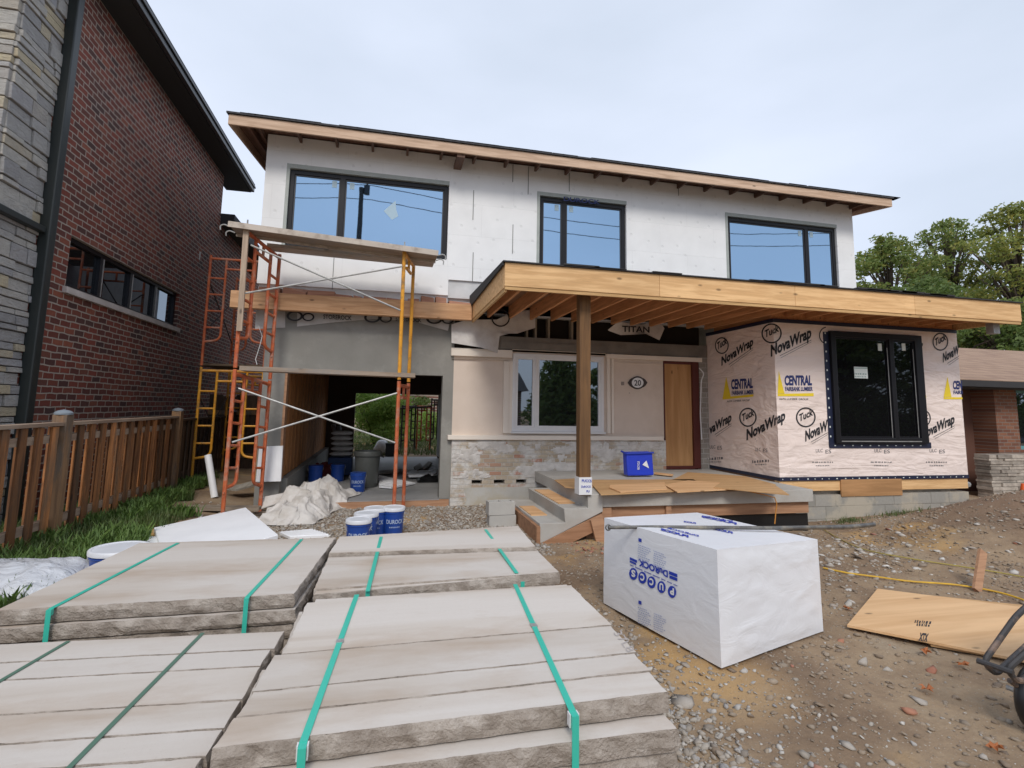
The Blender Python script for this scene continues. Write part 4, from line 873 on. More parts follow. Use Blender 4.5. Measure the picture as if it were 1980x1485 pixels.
n5=tex(nt,'Noise',7,(1,.25,1),detail=10,rough=.8,off=(2,2,2));f=nt.nodes.new('ShaderNodeMapRange');f.inputs[1].default_value=.66;f.inputs[2].default_value=.7;nt.links.new(n5.outputs[0],f.inputs[0]);c=mixc(nt,mmath(nt,'MULTIPLY',f.outputs[0],.5),c,(.66,.63,.6))
nt.links.new(c,p.inputs['Base Color']);p.inputs['Roughness'].default_value=.85;bump(nt,p,n2.outputs[0],.25,.004)
n6=tex(nt,'Noise',1.3,(.7,1.6,1),detail=6,rough=.65,off=(1.7,.4,0));f6=nt.nodes.new('ShaderNodeMapRange');f6.inputs[1].default_value=.52;f6.inputs[2].default_value=.70;nt.links.new(n6.outputs[0],f6.inputs[0]);c=mixc(nt,mmath(nt,'MULTIPLY',f6.outputs[0],.55),c,(.40,.29,.20))
n8=tex(nt,'Noise',3.0,(.35,16,1),detail=7,rough=.7,off=(0,3,1));c=mixc(nt,mmath(nt,'MULTIPLY',n8.outputs[0],.30),c,(.45,.385,.33))
n7=tex(nt,'Noise',90,detail=4,rough=.8,off=(5,5,5));f7=nt.nodes.new('ShaderNodeMapRange');f7.inputs[1].default_value=.62;f7.inputs[2].default_value=.72;nt.links.new(n7.outputs[0],f7.inputs[0]);c=mixc(nt,mmath(nt,'MULTIPLY',f7.outputs[0],.35),c,(.30,.25,.2));nt.links.new(c,p.inputs['Base Color'])
n3=tex(nt,'Noise',2.2,(.3,2.5,1),detail=3);bump(nt,p,n3.outputs[0],.25,.01);MW['lime']=m
MW['split']=M('split_limestone',(.40,.345,.295),(.27,.225,.185),14,.95,b=1.0,bs=85,bd=.012,dirt=(.50,.445,.39),dsc=7)
def slab(parent,corners,z0,z1,seed,rough=.008,step=.035):
    P=[Vector((c_[0],c_[1],0)) for c_ in corners];pts=[];nr=[]
    for i in range(4):
        a,b=P[i],P[(i+1)%4];n=max(2,int((b-a).length/step));d=(b-a).normalized();nn=Vector((d.y,-d.x,0))
        for k in range(n): pts.append(a+(b-a)*k/n);nr.append(nn)
    K=len(pts);levels=[(z1,0),(z1-.006,.35),(z1-(z1-z0)*.35,1),(z0+(z1-z0)*.3,1),(z0+.004,.3)]
    V=[]
    for li,(z,am) in enumerate(levels):
        for q,nn in zip(pts,nr):
            o_=rough*(.6+1.6*fbm(q.x*9+seed*3,q.y*9,z*14,3)+.8*fbm(q.x*30,q.y*30+seed,z*40,2))*am - rough*.9*(1-am)*(.6+fbm(q.x*12,q.y*12,seed,2))
            V.append((q.x+nn.x*o_,q.y+nn.y*o_,z))
    mb=MB();mb.add(V,[]);mb.mi=0;mb.f.append(tuple(range(K)));mb.m.append(0)
    for l in range(len(levels)-1):
        for k in range(K): mb.f.append((l*K+k,(l+1)*K+k,(l+1)*K+(k+1)%K,l*K+(k+1)%K));mb.m.append(1)
    mb.f.append(tuple(range(5*K-1,4*K-1,-1)));mb.m.append(1)
    return mb.build('stone_slab',[MW['lime'],MW['split']],parent)
def rect(x0,x1,y0,y1,j=.01):
    r=lambda:random.uniform(-j,j);return[(x0+r(),y0+r()*.3),(x1+r(),y0+r()*.3),(x1+r(),y1+r()*.3),(x0+r(),y1+r()*.3)]
def strap(parent,pts,wd,mat,side=(1,0,0)):
    mb=MB()
    for a,b in zip(pts[:-1],pts[1:]):
        a=Vector(a);b=Vector(b);d=(b-a).normalized()
        up=Vector((0,0,1)) if abs(d.z)<.7 else Vector((0,-1,0));mb.bar(a-d*.001,b+d*.001,wd,.003,up)
    return mb.build('strap',mat,parent)
teal=flat('teal_strap',(.05,.50,.38),.35);dgreen=flat('dark_green_strap',(.10,.19,.14),.4)
skid=wood('pallet_skid',(.3,.22,.15),(.2,.14,.09),'y')
random.seed(31)
# front stack
ST=thing('slab_stack','nearest limestone slab stack with five rows of top slabs under two bright teal straps','stone stack',(.4,3,-.15),'strapped stacks of limestone slabs')
zt=.40;rows=[(2.215,2.40,-.530,1.24),(2.405,2.585,-.50,1.258),(2.59,2.925,-.485,1.28),(2.93,3.62,-.425,1.295),(3.565+.06,3.765,-.385,1.30)]
for k,(a,b,x0,x1) in enumerate(rows): slab(ST,[(x0,a),(x1,a+.035),(x1,b+(.035 if k<4 else 0)-.004),(x0+.02,b)],zt-.088-(.03 if k==4 else 0),zt-(.03 if k==4 else 0),k)
zz=zt-.093
for lv in range(5):
    o_=-.035+.012*(lv%2)+random.uniform(-.01,.01)
    slab(ST,rect(-.53,1.225+.01*(lv%2),2.2+o_,3.0),zz-.088,zz,10+lv,rough=.008);slab(ST,rect(-.47,1.25,3.005,3.75),zz-.088,zz,20+lv,rough=.008);zz-=.093
mb=MB();
for x in(-.2,.9): mb.box(x,x+.1,2.3,3.7,-.2,zz+.0)
each(mb,'skid',skid,ST)
def zl(u,v,z): return tuple(at(u,v,Z=z))
s1=[zl(688,1150,zt+.003),zl(585,1440,zt+.003)];s1.append((s1[1][0],s1[1][1],-.1));s1[1]=(s1[1][0],s1[1][1]-.0,zt+.003)
for (ua,va,ub_,vb) in((690,1150,586,1437),(996,1130,1098,1360)):
    a=Vector(zl(ua,va,zt+.004));b=Vector(zl(ub_,vb,zt+.004));b.y=min(b.y,2.215);q=b.copy();strap(ST,[a,(b.x,2.185,zt+.004)],.028,teal)
    mb=MB();mb.box(b.x-.014,b.x+.014,2.150,2.185,zt-.05,zt+.0035);mb.box(b.x-.014,b.x+.014,2.146,2.15,-.1,zt+.003);mb.build('strap',teal,ST)
    mb=MB();m_=a*.55+Vector((b.x,2.185,zt+.004))*.45;mb.box(m_.x-.018,m_.x+.018,m_.y-.02,m_.y+.02,m_.z+.0,m_.z+.004);mb.build('strap_seal',MW['steel'],ST)
mb=MB();ws=lambda u,v:at(u,v,Z=.4022);ptext(mb,'37L8',(1186,1224),(1214,1262),(1200,1218),ws);each(mb,'print',flat('faint_pencil_grey',(.40,.36,.34),.9),ST)
cg=flat('clear_corner_plastic',(.72,.72,.72),.3);mb=MB()
for (u_,v_) in((586,1437),(1098,1360)):
    q=zl(u_,v_,.404)
    for dx in(-.020,.015): mb.box(q[0]+dx,q[0]+dx+.005,2.16,2.19,.355,.4032)
each(mb,'corner_guard',cg,ST)
# middle far stack
random.seed(32)
ST=thing('slab_stack','limestone slab stack behind the nearest one and in front of the blue pails','stone stack',(.5,4.6,-.15),'strapped stacks of limestone slabs')
zt=.38
slab(ST,[(-.40,3.93),(1.33,4.01),(1.335,4.62),(-.385,4.70)],zt-.088,zt,41);slab(ST,[(-.38,4.72),(1.325,4.64),(1.37,5.46),(-.345,5.26)],zt-.06,zt+.028,42);slab(ST,[(-.39,3.86),(1.30,4.02),(1.31,4.1),(-.39,4.0)],zt-.10,zt-.012,43)
zz=zt-.112
for lv in range(4):
    slab(ST,rect(-.40,1.32,3.9,4.6),zz-.088,zz,50+lv,rough=.008);slab(ST,rect(-.36,1.33,4.605,5.3),zz-.088,zz,60+lv,rough=.008);zz-=.093
mb=MB()
for x in(-.2,.9): mb.box(x,x+.1,4,5.3,-.2,zz)
each(mb,'skid',skid,ST)
for (ua,va,ub_,vb) in((737,1038,711,1143),(939,1024,999,1108)):
    a=Vector(zl(ua,va,zt+.034));b=Vector(zl(ub_,vb,zt+.006));mb=MB();strap(ST,[a,b],.028,teal);mb=MB();mb.box(b.x-.014,b.x+.014,3.84,3.845,.05,zt);mb.build('strap',teal,ST)
# far left stack
random.seed(33)
ST=thing('slab_stack','limestone slab stack at the left topped by one wide slab under teal straps','stone stack',(-1.2,4.5,-.15),'strapped stacks of limestone slabs')
zt=.40
slab(ST,[(-2.10,3.80),(-.50,3.80),(-.37,5.28),(-1.97,5.33)],zt-.085,zt,71)
zz=zt-.09
for lv in range(4):
    slab(ST,[(-2.10+random.uniform(-.02,.02),3.78+.012*lv),(-.48+random.uniform(-.03,.01),3.78+.012*lv),(-.36,5.26),(-1.97,5.3)],zz-.085,zz,72+lv,rough=.009);zz-=.09
mb=MB()
for x in(-1.8,-.8): mb.box(x,x+.1,3.9,5.2,-.25,zz)
each(mb,'skid',skid,ST)
for (ua,va,ub_,vb) in((344,1050,108,1171),(583,1043,480,1152)):
    a=Vector(zl(ua,va,zt+.004));b=Vector(zl(ub_,vb,zt+.004));strap(ST,[a,(b.x,3.775,zt+.004)],.026,teal);mb=MB();mb.box(b.x-.013,b.x+.013,3.748,3.752,-.05,zt+.003);mb.box(b.x-.013,b.x+.013,3.752,3.776,zt-.03,zt+.003);mb.build('strap',teal,ST)
# near left stack
random.seed(34)
ST=thing('slab_stack','limestone slab stack in the left foreground with thin dark green straps','stone stack',(-1.3,2.8,-.15),'strapped stacks of limestone slabs')
zt=.33;xs_=[2.0,2.24,2.50,2.69,3.0,3.17,3.31,3.56]
rowsY=[(1.75,2.09),(2.095,2.30),(2.305,2.47),(2.475,2.68),(2.685,2.985),(2.99,3.17),(3.175,3.40)]
for k,(a,b) in enumerate(rowsY):
    xr=-.60+(.10)*(a-2.0)/1.3+random.uniform(-.012,.012);s_=.08
    slab(ST,[(-2.35,a+s_*1.6),(xr,a),(xr+.01,b-.003),(-2.35,b+s_*1.6-.003)],zt-.085,zt,81+k,rough=.006)
zz=zt-.09
for lv in range(4): slab(ST,rect(-2.3,-.54,1.8,3.4,.02),zz-.085,zz,90+lv,rough=.008);zz-=.09
mb=MB()
for x in(-1.8,-.8): mb.box(x,x+.1,1.9,3.3,-.25,zz)
each(mb,'skid',skid,ST)
for (ua,va,ub_,vb) in((132,1240,-40,1340),(392,1224,120,1498)):
    a=Vector(zl(ua,va,zt+.004));b=Vector(zl(ub_,vb,zt+.004));strap(ST,[a,b],.020,dgreen)
# pencil marks on the near stack
# ---------------------------------------------------------------- wrapped foam bundle
FB_L0,FB_N0,FB_R0=[np.array(at(*q,Z=-.13)) for q in((1167,1166),(1395,1292),(1592,1220))]
FB_N1=np.array(at(1386,1063,Y=FB_N0[1]));FB_L1=np.array(hitp(1168.5,1001,FB_L0,np.cross(FB_N0-FB_L0,FB_N1-FB_L0)));FB_R1=np.array(at(1581,1043,Y=FB_R0[1]))
FB_B0=FB_L0+FB_R0-FB_N0;_n=np.cross(FB_N1-FB_L1,FB_R1-FB_N1);FB_B1=np.array(hitp(1348,991,FB_N1,_n));
mb=MB()
def face(a,b,c_,d,n=40,am=1.0):
    a,b,c_,d=map(np.array,(a,b,c_,d))
    def fn(s,t):
        p=(a*(1-s)+b*s)*(1-t)+(d*(1-s)+c_*s)*t
        e=min(s,1-s,t,1-t);bl=sm(0,.12,e)
        q=Vector(p);o_=noise.noise_vector(q*2.2)*.004+noise.noise_vector(q*7)*.0015
        nn=Vector(np.cross(b-a,d-a)).normalized()
        rid=abs(fbm(q.x*3+q.z*2,q.y*3-q.z*3,q.z*4,3))
        if am==0: return tuple(Vector(p)+o_*.6*(1-bl))
        return tuple(Vector(p)+o_*.6+nn*((.004+.004*am)*bl+(.0015+.008*am)*bl*(.25-min(.7,rid))))
    mb.grid(fn,n,n)
face(FB_L0,FB_N0,FB_N1,FB_L1,40,0);face(FB_N0,FB_R0,FB_R1,FB_N1);face(FB_R0,FB_B0,FB_B1,FB_R1,16);face(FB_B0,FB_L0,FB_L1,FB_B1,16);face(FB_L1,FB_N1,FB_R1,FB_B1,40,0);face(FB_B0,FB_R0,FB_N0,FB_L0,6)
m,nt,p=newmat('white_plastic_wrap');p.inputs['Base Color'].default_value=(.80,.81,.84,1);p.inputs['Roughness'].default_value=.38;n=tex(nt,'Noise',2.6,(1,1,2.2),detail=4,rough=.5,dist=1.6);bump(nt,p,n.outputs[0],.22,.03)
w_=tex(nt,'Wave',2.2,(1,1,.4));w_.inputs['Distortion'].default_value=9;w_.inputs['Detail'].default_value=3;bump(nt,p,w_.outputs['Fac'],.012,.01)
FB=mb.build('foam_bundle',m,smooth='full',label='large white plastic wrapped foam bundle with upside down blue lettering',cat='bundle')
nl=np.cross(FB_N0-FB_L0,FB_L1-FB_L0);nl/=np.linalg.norm(nl)
if nl@(O-FB_L0)<0:nl=-nl
wl=lambda u,v:hitp(u,v,FB_L0+nl*.005,nl)
ntp=np.cross(FB_N1-FB_L1,FB_R1-FB_N1);ntp/=np.linalg.norm(ntp);ntp*=np.sign(ntp[2])
wt=lambda u,v:hitp(u,v,FB_N1+ntp*.006,ntp)
z7=lambda x,y:(1120+x/3.808,960+y/3.808)
D=MB();Wt=MB();PLb=MB()
for ch,(x,y) in zip('SCCUP',((398,570),(465,598),(532,632),(605,667),(683,702))):
    n=28;ppoly(D,[z7(x+32*math.cos(2*PI*i/n)*.95,y+44*math.sin(2*PI*i/n)+.12*32*math.cos(2*PI*i/n)) for i in range(n)],wl)
    wl2=lambda u,v:hitp(u,v,FB_L0+nl*.0075,nl)
    ptext(Wt,ch,z7(x+15,y-22),z7(x-15,y-30),z7(x+15,y+24),wl2,.05)
ptext(D,'DuROCK',z7(652,550),z7(436,460),z7(652,596),wl,.04)
for q in([(660,548),(722,572),(722,596),(660,572)],[(664,580),(722,602),(722,624),(664,602)],[(372,446),(425,470),(425,490),(372,464)],[(372,470),(415,490),(420,506),(372,484)]): ppoly(D,[z7(*a) for a in q],wl)
pbars(D,z7(722,655),z7(372,498),z7(722,664),wl,4)
random.seed(6)
for y0_ in(330,790):
    ppoly(D,[z7(436,y0_-25),z7(458,y0_-18),z7(458,y0_+8),z7(436,y0_)],wl)
    for col0 in(430,545):
        for r in range(8):
            yy=y0_+20+r*16+(col0-430)*.4;l=random.uniform(60,102);pbars(PLb,z7(col0+l,yy+l*.38),z7(col0,yy),z7(col0+l,yy+l*.38+8),wl,r+col0)
for (a,b,h_) in(((805,300),(600,246),-14),((1160,205),(900,150),-12),((1130,272),(985,240),-12),((860,200),(770,186),-8)):
    ptext(D,'PUCCS',z7(*a),z7(*b),z7(a[0],a[1]+h_),wt,.06)
ptext(D,'DuROCK',z7(880,294),z7(640,232),z7(880,284),wt,.04);ptext(D,'DuROCK',z7(1130,185),z7(930,148),z7(1130,177),wt,.04)
each(D,'print',MW['inkblue'],FB);each(Wt,'print_letter',MW['white'],FB);each(PLb,'small_print',MW['inkl'],FB)
mb=MB();a=at(1176,1020,Z=.625);pts=[a]
for u,v,z in((1260,1019,.62),(1380,1020,.62),(1480,1021,.61),(1570,1020,.60),(1640,1019,.57),(1690,1014,.54)): pts.append(at(u,v,Z=z))
mb.tube([Vector(q) for q in pts],[.014,.014,.015,.016,.018,.021,.019],10)
mb.tube([Vector(pts[0])+Vector((.022*math.cos(t),0,.022*math.sin(t))) for t in np.linspace(0,2*PI,14)],.006,6)
mb.build('grey_pole',M('worn_grey_metal',(.17,.165,.155),(.11,.105,.10),12,.5,metal=.5,dirt=(.28,.25,.2),dsc=9),label='long grey metal pole lying across the top of the white foam bundle',cat='pole',smooth=True)
# ---------------------------------------------------------------- pails
pb=M('blue_pail_plastic',(.018,.075,.36),(.015,.06,.30),5,.35,b=.02);pw=M('white_lid_plastic',(.78,.80,.84),rough=.4,b=.02)
def pail(loc,label,group,lid=True,text=True,rot=0,name='pail'):
    R=thing(name,label,'pail',loc,group);f=Vector(loc)
    mb=MB();mb.lathe([(.125,0),(.13,.01),(.142,.29),(.149,.295),(.149,.305),(.144,.31),(.147,.345),(.147,.35)],f,32);mb.build('body',pb,R,smooth=True)
    if lid:
        mb=MB();mb.lathe([(.152,.318),(.156,.322),(.156,.358),(.150,.366),(.138,.366),(.134,.360),(.05,.362),(.0,.363)],f,32);mb.build('lid',pw,R,smooth=True)
    mb=MB();mb.tube([f+Vector((.155*math.cos(t),-.02-.1*math.sin(t)*.6,.30-.12*math.sin(t))) for t in np.linspace(0,PI,12)],.003,6);mb.build('handle',MW['steel'],R)
    if text:
        q=MB();V,Fc=text_mesh('DUROCK',.02);x0,x1=V[:,0].min(),V[:,0].max();out=[]
        for x,y in V:
            a=-PI/2+rot+((x-x0)/(x1-x0)-.5)*1.7;zz_=.165+y*.075;r_=.1265+.016*(zz_/.29)+.006;out.append((f.x+r_*math.cos(a),f.y+r_*math.sin(a),f.z+zz_))
        q.add(out,Fc)
        pbars(q,(0,0),(1,0),(0,1),lambda x,y:(f.x+(.1265+.016*((.11+y*.02)/.29)+.006)*math.cos(-PI/2+rot+(x-.5)*1.1),f.y+(.1265+.016*((.11+y*.02)/.29)+.006)*math.sin(-PI/2+rot+(x-.5)*1.1),f.z+.11+y*.02),7)
        q.build('print',flat('pale_print',(.45,.55,.72),.5),R)
    return R
gpn='blue pails with white lids in front of the garage'
for u,v,l in((759,1034,'rightmost blue pail with white lid in front of the garage'),(724,1036,'rear blue pail with white lid between the rightmost and the front pails'),(706,1048,'blue pail tucked behind the nearest pail its white lid overlapping'),(691,1063,'nearest blue pail with white lid just behind the slab stack')):
    q=at(u,v,Z=-.15);pail((q[0],q[1],gz(q[0],q[1])),l,gpn,rot=random.uniform(-.3,.2))
tb=at(232,1057,Z=.33);tb=pail((tb[0],tb[1],.0),'wide blue pail with white lid half hidden behind the left slab stack near the fence',None,text=False);tb.scale=(1.45,1.45,.90)
# inside the garage
gi='blue pails inside the garage'
for (u,Y,l) in((692,10.7,'blue open pail standing beside the grey bin in the garage'),(609,12.0,'blue pail at the back left of the garage behind the drop cloth'),(652,12.2,'dark blue pail under the stack of cement bags in the garage')):
    x=at(u,930,Y=Y)[0];pail((x,Y,-.02),l,gi,lid=False,text=(u==692))
R=thing('rubbish_bin','round dark grey rubbish bin standing in the garage','bin',(at(710,900,Y=11.3)[0],11.3,-.02));f=R.location
mb=MB();mb.lathe([(.20,0),(.205,.01),(.245,.60),(.27,.61),(.275,.66),(.262,.70),(.25,.70),(.24,.60)],f,28);mb.build('body',M('grey_bin_plastic',(.09,.095,.09),(.07,.075,.07),4,.5),R,smooth=True)
mb=MB()
for s_ in(-1,1): mb.tube(bend([f+Vector((s_*.25,-.07,.60)),f+Vector((s_*.31,-.07,.58)),f+Vector((s_*.31,.07,.58)),f+Vector((s_*.25,.07,.60))],.03),.012,6)
each(mb,'handle',MW['black'],R,smooth=True)
bag=M('cement_bag_paper',(.55,.53,.50),(.45,.43,.41),6,.8,b=.4)
bagx=at(659,890,Y=13.2)[0]
for k,l in enumerate(('lowest','second','middle','fourth','topmost')):
    mb=MB();cx_=bagx+random.uniform(-.02,.02)
    def fn(s,t,k=k,cx_=cx_):
        th=2*PI*t;a=(s-.5)*2;w_=.20*(1-abs(a)**6*.25);hh=.062*(1-abs(a)**4*.7)
        return (cx_+a*.24,13.2+w_*math.cos(th),.40+.118*k+.06+hh*(math.sin(th) if abs(math.sin(th))<.8 else .8*np.sign(math.sin(th))))
    mb.grid(fn,14,20);mb.build('cement_bag',bag,label=l+' grey paper cement bag of the stack in the garage',cat='bag',group='stack of cement bags',smooth='full')
mb=MB();mb.box(bagx-.26,bagx+.26,12.95,13.45,.0,.39);mb.build('storage_crate',flat('navy_crate',(.012,.04,.13),.6),label='dark crate under the stack of cement bags',cat='crate',bevel=.02)
mb=MB()
x=at(628,900,Y=12.9)[0];mb.grid(lambda s,t:(x+.28*(s-.5)*2,12.9+.25*(t-.5)*2,.02+.30*max(0,(1-(2*s-1)**4)*(1-(2*t-1)**4))*(.8+.4*fbm(s*3,t*3))),16,12);mb.build('red_bag',flat('dark_red_fabric',(.14,.02,.02),.8),label='dark red fabric bag lying left of the cement bags in the garage',cat='bag',smooth='full')
for k,(u0_,v0_,u1_,v1_,l) in enumerate(((644,822,655,868,'left one of two grey tubes leaning in the garage corner'),(655,824,663,868,'right one of two grey tubes leaning in the garage corner'))):
    mb=MB();a=at(u0_,v0_,Y=15.2);b=at(u1_,v1_,Y=14.6);mb.tube([b,a],.055,10);mb.build('leaning_tube',flat('grey_tube',(.22,.23,.24),.5),label=l,cat='tube',group='tubes leaning in the garage',smooth=True)
# grooved white panels on the garage floor
def panel(name,px,z,th,mat,label,cat='insulation board',ribs=0,group=None):
    P=[np.array(at(u,v,Z=z)) for u,v in px];mb=MB();mb.slab([tuple(q+np.array([0,0,th])) for q in P],th,(0,0,1))
    if ribs:
        for k in range(1,ribs):
            t=k/ribs;a=P[0]*(1-t)+P[1]*t;b=P[3]*(1-t)+P[2]*t;mb.bar(a+np.array([0,0,th+.004]),b+np.array([0,0,th+.004]),.03,.012)
    return mb.build(name,mat,label=label,cat=cat,group=group)
panel('insulation_board',[(733,921),(733,943),(757,945),(803,936)],.0,.03,MW['foam'],'ribbed white foam panel lying on the garage floor right of the bin',ribs=7)
panel('insulation_board',[(783,914),(790,923),(838,922),(850,913)],.03,.05,MW['foam'],'flat white foam panel deeper in the garage on the right')
for (p_,l) in(([(800,905),(805,912),(818,905),(812,897)],'short grey board left of the other boards at the back of the garage'),([(815,907),(822,909),(836,896),(828,894)],'short grey board leaning to the right at the back of the garage'),([(733,912),(733,918),(790,912),(785,908)],'flat grey board lying across the back of the garage floor')):
    panel('loose_board',p_,.02,.03,wood('grey_old_board'+l[6],(.24,.21,.18),(.16,.14,.12),'x'),l,'board',group='loose boards at the back of the garage')
mb=MB();a=at(820,930,Z=0);mb.grid(lambda s,t:(a[0]+.5*(s-.3),a[1]+.5*(t-.3),.0+.10*(1-(2*s-1)**2)*(1-(2*t-1)**2)*(1+.8*fbm(s*4,t*4))),14,10);mb.build('dark_cloth',MW['black'],label='crumpled black plastic on the garage floor near the right wall',cat='plastic sheet',smooth='full')
mb=MB();a=at(753,893,Y=17.9);mb.box(a[0]-.14,a[0]+.14,17.8,18.1,-.03,.36);mb.box(a[0]-.15,a[0]+.15,17.79,18.11,.361,.385);mb.build('dark_box',MW['black'],label='small black box standing just outside the rear garage opening',cat='box',bevel=.01)
mb=MB();a=at(737,880,Y=18.6);mb.grid(lambda s,t:(a[0]+.24*math.cos(2*PI*t)*math.sin(PI*s)*(1+.3*fbm(s*2,t*2)),18.6+.2*math.sin(2*PI*t)*math.sin(PI*s),.2-.25*math.cos(PI*s)),12,16);mb.build('white_sack',MW['white'],label='crumpled white sack lying on the lawn behind the garage',cat='sack',smooth='full')
# drop cloth
cloth=M('canvas_drop_cloth',(.68,.65,.62),(.60,.57,.53),5,.95,b=.3,bs=30,dirt=(.50,.46,.41),dsc=3)
def heap(name,poly,peak,h,label,mat,cat,seed=0,n=90,m_=60,zb_=None):
    # poly: left, front-right, right, back points on the ground
    a,b,c_,d=[np.array(q) for q in poly]
    def fn(s,t):
        p=(a*(1-s)+b*s)*(1-t)+(d*(1-s)+c_*s)*t
        e=sm(0,.30,s)*sm(0,.34,1-s)*sm(0,.22,t)*sm(0,.3,1-t)
        q=(p[0]*2.1+seed,p[1]*2.1)
        w1=fbm(q[0]*.8,q[1]*.8,5,2);f1=1-abs(fbm(q[0]*1.5+1.2*w1,q[1]*.9-q[0]*.5,1,1))*2.4;f2=1-abs(fbm(q[0]*3.4+2*w1,q[1]*1.8,4,1))*2.2
        z=e*h*(.62+.5*fbm(q[0]*.9,q[1]*.9,1,2)+.10*f1)+.06*f1*sm(0,.12,min(s,1-s,t,1-t))+.03*f2*sm(0,.05,min(s,1-s,t,1-t))
        j=.05*fbm(s*6+seed,t*6,9)
        base=(gz(p[0],p[1]) if p[1]<9.66 else -.02) if zb_ is None else zb_
        return (p[0]+j+.05*fbm(p[0]*4,p[1]*4,2),p[1]+.06*fbm(p[0]*4,p[1]*4,7),base+.02+max(0,z))
    mb=MB();mb.grid(fn,n,m_);o=mb.build(name,mat,label=label,cat=cat,smooth='full');s=o.modifiers.new('s','SOLIDIFY');s.thickness=.006;return o
heap('drop_cloth',[(-1.75,8.45,0),(-.95,8.45,0),(-.33,10.5,0),(-1.45,10.9,0)],None,.35,'crumpled off white canvas drop cloth spilling out of the left side of the garage',cloth,'drop cloth',2,130,110)
mb=MB();V=[]
P0=at(503,962,Y=9.35);P1=at(556,952,Y=9.4);P2=at(560,965,Y=9.3);P3=at(505,985,Y=9.25)
mb.grid(lambda s,t:tuple((np.array(P0)*(1-s)+np.array(P1)*s)*(1-t)+(np.array(P3)*(1-s)+np.array(P2)*s)*t+np.array([0,.03*fbm(s*4,t*4),.0])),14,6);o=mb.build('plastic_strip',cloth,label='stiff grey cloth flap hanging at the left foot of the garage pier',cat='cloth',smooth='full');o.modifiers.new('s','SOLIDIFY').thickness=.008
# foam panel on the pier
mb=MB();mb.slab([at(501,864,Y=9.58),at(547,862,Y=9.58),at(543,931,Y=9.52),at(494,932,Y=9.52)][::-1],.05,(0,-1,0));mb.build('insulation_board',MW['foam'],label='small white foam panel leaning against the left garage pier',cat='insulation board',bevel=.006)
# ground foam sheets
L_,T__,R_=[np.array(at(*q,Z=z)) for q,z in(((298,1020),.10),((475,981),.16),((538,1034),.14))];Bq=L_+R_-T__
mb=MB();mb.slab([L_,Bq,R_,T__],.06,(0,0,1));mb.build('foam_sheet',MW['foam'],label='large plain white foam sheet lying tilted behind the left slab stack',cat='foam sheet',bevel=.006)
panel('foam_sheet',[(540,1033),(560,1043),(640,1040),(600,1027)],-.14,.03,MW['foam'],'thin ribbed white foam sheet on the gravel next to the big tilted sheet','foam sheet',ribs=8)
panel('foam_sheet',[(215,1047),(230,1060),(360,1060),(330,1043)],.02,.04,MW['foam'],'narrow white foam sheet lying behind the pail at the left','foam sheet')
# wrapped bundle far left
mb=MB();mb.grid(lambda s,t:(-3.05+.75*(s-.5)*2*(1-.1*t),5.35+.42*math.cos(PI*t)*1.0,-.02+.30*math.sin(PI*t)**.55*(1-abs(2*s-1)**5*.5)*(1+.10*fbm(s*5,t*4,3))+.012*fbm(s*16,t*16)),60,40)
m,nt,p=newmat('clear_plastic_sheet');p.inputs['Base Color'].default_value=(.62,.64,.68,1);p.inputs['Roughness'].default_value=.22;n=tex(nt,'Noise',5,(1,1,1),detail=6,dist=2);bump(nt,p,n.outputs[0],.8,.05)
mb.build('plastic_wrapped_bundle',m,label='low bundle wrapped in creased shiny plastic at the left edge in front of the grass',cat='bundle',smooth='full')
# PVC pipe, boards under the scaffold
mb=MB();mb.tube([at(415,962,Y=9.9),at(402,880,Y=10.05)],.055,14);mb.build('pvc_pipe',MW['white'],label='short white plastic pipe leaning between fence and scaffold',cat='pipe',smooth=True)
def gboard(name,a,b,wd,th,mat,label,cat='board',zo=0,group=None,bev=.004):
    a=at(*a,Z=0);b=at(*b,Z=0);mb=MB();mb.bar((a[0],a[1],gz(a[0],a[1])+th/2+zo),(b[0],b[1],gz(b[0],b[1])+th/2+zo),wd,th);return mb.build(name,mat,label=label,cat=cat,group=group,bevel=bev)
gw=wood('grey_weathered_board',(.30,.24,.18),(.2,.155,.11),'x')
mb=MB();mb.bar((-2.75,8.95,.06),(-1.75,8.98,.02),.22,.045);mb.build('ground_plank',gw,label='weathered plank lying on the ground under the left scaffold leg',cat='plank')
mb=MB();mb.bar((-2.0,8.8,-.09),(-1.7,9.2,-.12),.15,.10);mb.build('timber_block',gw,label='grey timber block under the end of the plank at the scaffold',cat='block')
mb=MB();mb.bar((-2.45,10.1,.14),(-2.0,10.6,.22),.3,.03);mb.build('loose_board',wood('pale_grey_board',(.38,.35,.30),(.28,.25,.21),'y'),label='pale grey board lying in the gap behind the orange scaffold leg',cat='board')
